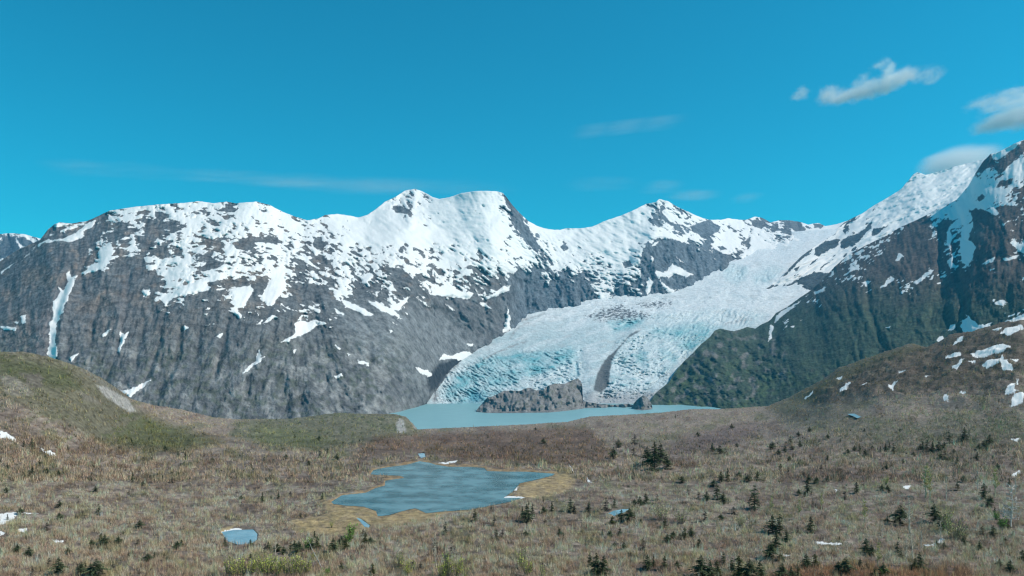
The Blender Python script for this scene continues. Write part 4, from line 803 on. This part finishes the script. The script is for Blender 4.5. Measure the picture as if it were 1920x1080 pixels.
ORD = ['leftmost', 'second from left', 'third from left', 'fourth from left', 'fifth from left', 'sixth from left', 'seventh from left', 'eighth from left', 'ninth from left', 'tenth from left', 'eleventh from left', 'twelfth from left', 'thirteenth from left', 'fourteenth from left']
for key, L in big.items(): L.sort(key=lambda t_: t_[0])
for t_ in trees:
    a, b, h_, k, ex = t_
    o = plant(SPR[k], a, b, h_*1.1, r_.uniform(0, 6.28), r_.uniform(.95, 1.25)*(1.0 if h_ > 16 else 1.25))
    ar = AREAS[area(a, b)][0]
    if ex:
        L = big[(area(a, b), k)]; i = L.index(t_)
        lab = f"{DESC[k]} spruce {ar}" if len(L) == 1 else f"{DESC[k]} spruce {ar}, {ORD[min(i, 13)]} there"
        put(o, lab, 'tree', 'spruces scattered '+ar)
    else: put(o, f"tiny dark spruce {ar}, almost hidden", 'tree', 'tiny spruces '+ar)
BARE = [proto('bare_tree', bare(21, .16, (.66, .56, .44), (.54, .45, .34), n=24), 'branches'), proto('bare_tree', bare(22, .15, (.56, .48, .30), (.55, .47, .20), 34, 1.2, (.50, .47, .20)), 'branches'), proto('bare_tree', bare(23, .30, (.70, .61, .53), (.66, .56, .49), 44, .25), 'branches'),
        proto('bare_tree', bare(24, .22, (.64, .54, .42), (.55, .46, .34), 18, 1.0, None, True), 'branches')]
BT = [(1193,996,46,0,'pale slim bare tree in the grey scrub right of centre'),(1208,1010,18,0,'short pale snag beside a taller pale tree right of centre'),(1833,920,52,0,'white-stemmed bare tree standing at right behind a dark spruce'),(1735,932,66,1,'tall pale yellowish bare tree at right, left of a twin'),
 (1744,936,52,1,'slim pale bare tree leaning on the taller yellowish one at right'),(1775,938,46,0,'greyish bare stem between the yellowish bare trees at right'),(1866,934,60,1,'tall yellow-twigged bare tree near the right edge'),(1895,992,84,2,'large grey bare tree with spreading branches near the right edge'),(1904,925,36,0,'thin bare pole beside the large grey tree at right edge'),
 (1540,956,34,1,'yellowish slim tree left of the right-hand spruces'),(1498,978,42,1,'yellow-tinged thin tree above the lower right spruce clump'),(1446,962,40,1,'yellowish thin tree just left of the right-hand scrub centre'),(1622,986,50,1,'yellow-twigged tree left of the squat dark spruce'),(1646,1070,58,1,'pale yellow slender tree near the bottom right edge'),
 (1706,1000,74,0,'tall thin pole-like bare tree right of the squat dark spruce'),(1712,1050,60,3,'forked pale bare tree near the bottom right'),(1728,1030,56,3,'twin-limbed bare tree left of the yellow bush'),(1765,1022,44,3,'pale forked bare tree by a small snow patch'),(1700,1060,52,0,'grey bare stem in the bottom right scrub'),
 (516,1042,40,0,'whitish bare snag below the small pond'),(745,1062,52,3,'pale forked bare tree at bottom left of centre'),(818,1064,66,3,'tall forked dead tree at the bottom centre'),(846,1050,34,3,'short forked dead tree right of the tall one at bottom centre'),(835,984,30,0,'slim pale pole just below the large pond'),
 (1341,922,20,0,'tiny pale bare tree in the distance right of the pond'),(1445,908,26,0,'pale thin bare tree at middle right'),(1320,1000,14,0,'short bare sapling right of centre'),(1424,1040,34,3,'grey forked bare tree near bottom right of centre'),(1588,1040,40,0,'pale bare sapling between the lower right spruces'),(1655,1010,34,0,'thin bare sapling beneath the squat spruce'),
 (1513,1060,46,0,'bare pale sapling beside the lower right olive spruce'),(760,1078,36,0,'pale bare sapling at the bottom edge left of centre'),(1280,1042,30,0,'slim bare sapling in pale scrub right of centre'),(345,858,16,0,'tiny pale snag on the left slope'),(590,905,12,0,'tiny pale stem left of the large pond')]
for (a, b, h_, k, lab) in BT: put(plant(BARE[k], a, b, h_, r_.uniform(0, 6.28), r_.uniform(.9, 1.15)), lab, 'tree', 'leafless pale trees in the scrub')
ln = bare(31, .10, (.48, .45, .40), (.4, .36, .3), 10, .6, None, False, -.42)
e = proto('dead_tree', ln, 'branches'); put(plant(e, 604, 1068, 54, .1), 'fallen-looking white dead tree leaning left at the bottom left of centre', 'tree')
BUSH = [proto('budding_shrub', bush(41, (.50, .52, .11), leafn=14), 'leaves', 'stems'), proto('budding_shrub', bush(42, (.42, .47, .12), n=20, wid=.45, leafn=12), 'leaves', 'stems'), proto('budding_shrub', bush(43, (.22, .36, .07), n=26, leafn=16, lw=.07), 'leaves', 'stems'), proto('budding_shrub', bush(44, (.48, .46, .19), n=34, wid=.9, leafn=12), 'leaves', 'stems')]
BU = [(428,1078,30,1),(447,1070,26,0),(476,1072,26,1),(492,1076,30,0),(512,1076,30,1),(528,1070,24,0),(553,1074,28,1),(574,1084,26,0),(440,1084,32,0),(455,1086,24,1),(468,1084,30,0),(486,1086,24,1),(500,1086,32,0),(520,1088,28,0),(536,1086,26,1),(548,1088,36,0),(562,1086,26,1),(505,1062,18,2),(576,1034,20,2),(658,1006,22,2),(652,1022,20,2),(588,1050,12,0),(750,1066,22,1),(764,1080,28,0),(828,1086,30,0),(840,1084,40,1),(858,1084,34,0),(872,1088,18,1),
      (978,1066,34,1),(988,1078,26,0),(1018,1086,22,1),(1240,976,26,3),(1278,980,20,3),(1390,988,16,3),(1790,1012,30,3),(1806,1010,16,3),(1776,1000,34,1),(1661,912,14,0),(614,1086,14,2),(1655,1086,14,2),(1880,994,22,2),(1868,975,14,2),(622,988,10,0)]
for i, (a, b, h_, k) in enumerate(BU):
    where = 'at the bottom left edge' if a < 600 and b > 1060 else 'in the scrub left of centre' if a < 700 else 'at the bottom near centre' if a < 1100 else 'right of centre' if a < 1440 else 'in the right-hand scrub'
    same = [q for q in BU if (q[0] < 600 and q[1] > 1060, q[0] < 700, q[0] < 1100, q[0] < 1440, q[3]) == (a < 600 and b > 1060, a < 700, a < 1100, a < 1440, k)]
    same.sort(); kd = ['full yellow-green', 'thin pale green', 'bright green leafy', 'wide pale yellow'][k]
    put(plant(BUSH[k], a, b-(3 if b > 1080 else 0), h_*1.35, r_.uniform(0, 6.28)), f"{kd} budding shrub {where}"+(f", {ORD[same.index((a, b, h_, k))]} there" if len(same) > 1 else ''), 'shrub', 'budding shrubs '+where)

# ------------------------------------------------------------------ leafless scrub (nobody could count it)
def scrub(name, n, vlo, vhi, blades, hgt, wdt, label, pow_=1.0, gain=1.9):
    uu = rng.uniform(-60, 1980, n*2); vv = vlo+(vhi-vlo)*rng.random(n*2)**pow_
    ii = np.clip(np.interp(uu, us, np.arange(len(us))).astype(int), 0, len(us)-1)
    ok = vv > vgrid[-1, ii]+1.5
    sn_ = gpos(uu, vv, GSN); my_ = gpos(uu, vv, GMY)
    dp = gpos(uu, vv, dpond)
    hill_ = (uu < 270) & (vv < 820)
    ok &= (sn_ < -1) & (dp < -3) & (my_ < .12+.35*rng.random(n*2)) & (~hill_ | (rng.random(n*2) < .25))
    dens = fbm(uu/26, vv/12, 901, 3); ok &= rng.random(n*2) < .62+1.1*dens
    uu, vv = uu[ok][:n], vv[ok][:n]; n = len(uu)
    G = gpos(uu, vv); c = gpos(uu, vv, GCOL)
    B = blades; base = np.repeat(G, B, 0); N = n*B
    hue = np.repeat(rng.random(n), B)[:, None]; tall = hue[:, 0] > .95
    sc = np.repeat(rng.uniform(.45, 1.35, n), B)*hgt*np.where(tall, 1.7, 1)
    az = rng.uniform(0, 2*np.pi, N); tl = rng.uniform(.0, .75, N)*np.where(tall, .35, 1); L = sc*rng.uniform(.5, 1.0, N)
    off = rng.normal(0, .30, (N, 2))*(sc*np.where(tall, .3, 1))[:, None]
    p0 = base.copy(); p0[:, :2] += off*.8; p0[:, 2] += L*0-.15+sc*rng.uniform(0, .35, N)
    tip = p0.copy(); tip[:, 0] += np.cos(az)*np.sin(tl)*L; tip[:, 1] += np.sin(az)*np.sin(tl)*L; tip[:, 2] += np.cos(tl)*L
    w_ = wdt*rng.uniform(.6, 1.4, N); pa = az+np.pi/2+rng.uniform(-1, 1, N)
    a = p0.copy(); a[:, 0] += np.cos(pa)*w_; a[:, 1] += np.sin(pa)*w_*.6; b = p0.copy(); b[:, 0] -= np.cos(pa)*w_; b[:, 1] -= np.sin(pa)*w_*.6
    V = np.stack([a, b, tip], 1).reshape(-1, 3)
    br = np.repeat(rng.uniform(.75, 1.3, n), B)*rng.uniform(.75, 1.3, N)
    tone = np.where(hue < .55, np.array([1.13, 1.0, .84]), np.where(hue < .75, np.array([1.19, .97, .84]), np.where(hue < .9, np.array([1.04, 1.03, .80]), np.where(hue < .93, np.array([1.28, 1.18, .9]), np.array([1.4, 1.27, .92])))))
    cc = np.repeat(c, B, 0)*br[:, None]*tone*gain
    dk_ = np.repeat((rng.random(n) < .05) & (fbm(uu/60, vv/25, 905, 2) > -.15), B); cc[dk_] = np.array((.055, .068, .035))*br[dk_][:, None]
    cc = np.repeat(np.clip(cc, .02, .75), 3, 0)
    o = mesh_np(name, V, np.arange(len(V)).reshape(-1, 3), M_scrub, {'col': cc}, smooth=False)
    put(o, label, None, None, 'stuff')
M_scrub = col_mat('leafless_twigs')
scrub('alder_scrub', 27000, 900, 1100, 18, 1.55, .042, 'grey-brown leafless alder thickets covering the near slope', .9, 3.2)
scrub('distant_scrub', 32000, 600, 905, 10, 2.2, .12, 'low grey-brown leafless scrub covering the farther part of the pass', .75, 2.4)

# ================================================================== CLOUDS
def cloud(name, center, ax, blobs, dens, noise_scale, label, cat='cloud', half=None, warp=.35, thr=(.35, .6), stretch=(1, 1, 1)):
    """a closed box of air holding a soft-edged volume; blobs: (x, z, rx, rz) in units of ax metres"""
    hx, hy, hz = half; V = np.array([(x, y, z) for x in (-hx, hx) for y in (-hy, hy) for z in (-hz, hz)], float)
    Fc = np.array([[0, 1, 3, 2], [4, 6, 7, 5], [0, 4, 5, 1], [2, 3, 7, 6], [0, 2, 6, 4], [1, 5, 7, 3]])
    m = bpy.data.materials.new('cloud_vapour'); m.use_nodes = True; nt = m.node_tree; nt.nodes.clear(); L = nt.links.new
    out = nt.nodes.new('ShaderNodeOutputMaterial'); vol = nt.nodes.new('ShaderNodeVolumePrincipled'); L(vol.outputs[0], out.inputs['Volume'])
    vol.inputs['Color'].default_value = (1, 1, 1, 1); vol.inputs['Anisotropy'].default_value = 0
    tc = nn(nt, 'ShaderNodeTexCoord'); sc = nn(nt, 'ShaderNodeVectorMath', operation='SCALE'); sc.inputs[3].default_value = 1/ax; L(tc.outputs['Object'], sc.inputs[0])
    mp = nn(nt, 'ShaderNodeMapping'); mp.inputs['Scale'].default_value = stretch; L(sc.outputs[0], mp.inputs[0])
    nz = nn(nt, 'ShaderNodeTexNoise'); nz.inputs['Scale'].default_value = noise_scale; nz.inputs['Detail'].default_value = 5; nz.inputs['Roughness'].default_value = .66; L(mp.outputs[0], nz.inputs['Vector'])
    sb = nn(nt, 'ShaderNodeVectorMath', operation='SUBTRACT'); L(nz.outputs['Color'], sb.inputs[0]); sb.inputs[1].default_value = (.5, .5, .5)
    s2 = nn(nt, 'ShaderNodeVectorMath', operation='SCALE'); s2.inputs[3].default_value = warp; L(sb.outputs[0], s2.inputs[0])
    pw = nn(nt, 'ShaderNodeVectorMath', operation='ADD'); L(sc.outputs[0], pw.inputs[0]); L(s2.outputs[0], pw.inputs[1])
    last = None
    for (x, z, rx, rz, *k) in blobs:
        a = nn(nt, 'ShaderNodeVectorMath', operation='SUBTRACT'); L(pw.outputs[0], a.inputs[0]); a.inputs[1].default_value = (x, 0, z)
        b = nn(nt, 'ShaderNodeVectorMath', operation='DIVIDE'); L(a.outputs[0], b.inputs[0]); b.inputs[1].default_value = (rx, max(min(rx*2, .85), rz), rz)
        c = nn(nt, 'ShaderNodeVectorMath', operation='LENGTH'); L(b.outputs[0], c.inputs[0])
        d = nn(nt, 'ShaderNodeMapRange'); d.interpolation_type = 'SMOOTHSTEP'; d.inputs[1].default_value = 1; d.inputs[2].default_value = .1; d.inputs[3].default_value = 0; d.inputs[4].default_value = k[0] if k else 1; L(c.outputs['Value'], d.inputs[0])
        if last is None: last = d.outputs[0]
        else:
            e_ = nn(nt, 'ShaderNodeMath', operation='MAXIMUM'); L(last, e_.inputs[0]); L(d.outputs[0], e_.inputs[1]); last = e_.outputs[0]
    n2 = nn(nt, 'ShaderNodeMapRange'); n2.inputs[1].default_value = thr[0]; n2.inputs[2].default_value = thr[1]; L(nz.outputs['Fac'], n2.inputs[0])
    mu = nn(nt, 'ShaderNodeMath', operation='MULTIPLY'); L(last, mu.inputs[0]); L(n2.outputs[0], mu.inputs[1])
    m2 = nn(nt, 'ShaderNodeMath', operation='MULTIPLY'); L(mu.outputs[0], m2.inputs[0]); m2.inputs[1].default_value = dens; L(m2.outputs[0], vol.inputs['Density'])
    m.cycles.volume_step_rate = .5
    o = mesh_np(name, V, Fc, m, smooth=False); o.location = center; put(o, label, cat); return o
def wpos(u_, v_, Y): return Vector(((u_-960)/F*Y, Y, (665-v_)/F*Y))
def px(P, u0, v0, s=100.): return [((a-u0)/s, (v0-b)/s, ra/s, rb/s, *k) for (a, b, ra, rb, *k) in P]
Yc = 12500.; A100 = 100/F*Yc
cloud('cloud', wpos(1625, 155, Yc), A100, px([(1500,177,19,10,.7),(1552,178,22,15),(1580,182,28,13),(1612,172,30,16),(1640,165,30,15),(1668,157,26,19),(1685,147,24,19),(1664,132,16,16,.9),(1652,121,17,9,.8),(1615,152,16,15,.4),(1700,145,24,14,.8),(1725,142,28,10,.35),(1750,142,20,15,.5)], 1625, 155), .010, 4.2, 'ragged white cloud drifting high over the right-hand mountain', half=(1.75*A100, 1.1*A100, .7*A100), warp=.38, thr=(.33, .6))
cloud('cloud', wpos(1900, 215, Yc), A100, px([(1862,232,34,18),(1890,222,40,22),(1925,215,50,26),(1850,190,34,8,.5),(1885,190,40,15,.8),(1925,185,40,14,.7),(1905,172,26,6,.5),(1960,205,50,30)], 1900, 215), .008, 3.4, 'white wispy cloud cut off by the right edge of the view', half=(1.3*A100, 1.1*A100, .7*A100), warp=.38, thr=(.33, .6), stretch=(1, 1, 1.5))
cloud('lenticular_cloud', wpos(1795, 300, 11000.), 100/F*11000, px([(1800,300,62,26),(1820,296,52,20),(1780,306,54,22),(1755,298,26,10,.7),(1790,318,70,20,.8)], 1795, 300), .006, 1.2, 'smooth cap-shaped white cloud resting behind the snowy shoulder', half=(.95*8*100, .9*800, .45*800), warp=.12, thr=(.1, .4), stretch=(1, 1, 2))
Ys = 20000.; As = 100/F*Ys
cloud('cirrus_streak', wpos(440, 334, Ys), As, px([(155,316,90,6,.7),(260,322,110,5,.5),(420,333,140,5,.6),(560,343,130,6,1),(700,348,160,8,.8),(860,352,140,7,.3)], 440, 334), .0011, .9, 'long faint cirrus streak low over the left-hand ridge', half=(5.7*As, .9*As, .28*As), warp=.25, thr=(.3, .7), stretch=(.35, 1, 2.5))
def tiltz(o, deg): o.rotation_euler = (0, math.radians(-deg), 0); return o
tiltz(cloud('cirrus_streak', wpos(1165, 240, Ys), As, px([(1115,240,55,3.5,.8),(1170,240,70,4,1),(1235,241,60,3.5,.9),(1180,240,140,5,.3)], 1165, 240), .0011, 1.1, 'thin slanting cirrus streak alone in the middle of the sky', half=(1.7*As, .5*As, .2*As), warp=.10, thr=(.25, .65), stretch=(.35, 1, 2.5)), 7)
cloud('cirrus_streak', wpos(1290, 362, Ys), As, px([(1240,352,50,6,.9),(1300,368,60,6,1),(1400,371,36,4,.8),(1130,345,90,8,.4)], 1290, 362), .0010, 1.3, 'faint broken cirrus wisps right above the pointed central peak', half=(2.6*As, .5*As, .4*As), warp=.15, thr=(.3, .65), stretch=(.5, 1, 2))

# ================================================================== HAZE
hz = mesh_np('haze', np.array([(x, y, z) for x in (-9000, 9000) for y in (-600, 10600) for z in (-302, 2050)], float), np.array([[0, 1, 3, 2], [4, 6, 7, 5], [0, 4, 5, 1], [2, 3, 7, 6], [0, 2, 6, 4], [1, 5, 7, 3]]), None, smooth=False)
m = bpy.data.materials.new('haze_air'); m.use_nodes = True; nt = m.node_tree; nt.nodes.clear()
out = nt.nodes.new('ShaderNodeOutputMaterial'); vol = nt.nodes.new('ShaderNodeVolumePrincipled'); nt.links.new(vol.outputs[0], out.inputs['Volume'])
vol.inputs['Color'].default_value = (.12, .60, 1.0, 1); vol.inputs['Density'].default_value = .000024; vol.inputs['Anisotropy'].default_value = .2
hz.data.materials.append(m); put(hz, 'thin blue haze in the valley air', None, None, 'stuff')
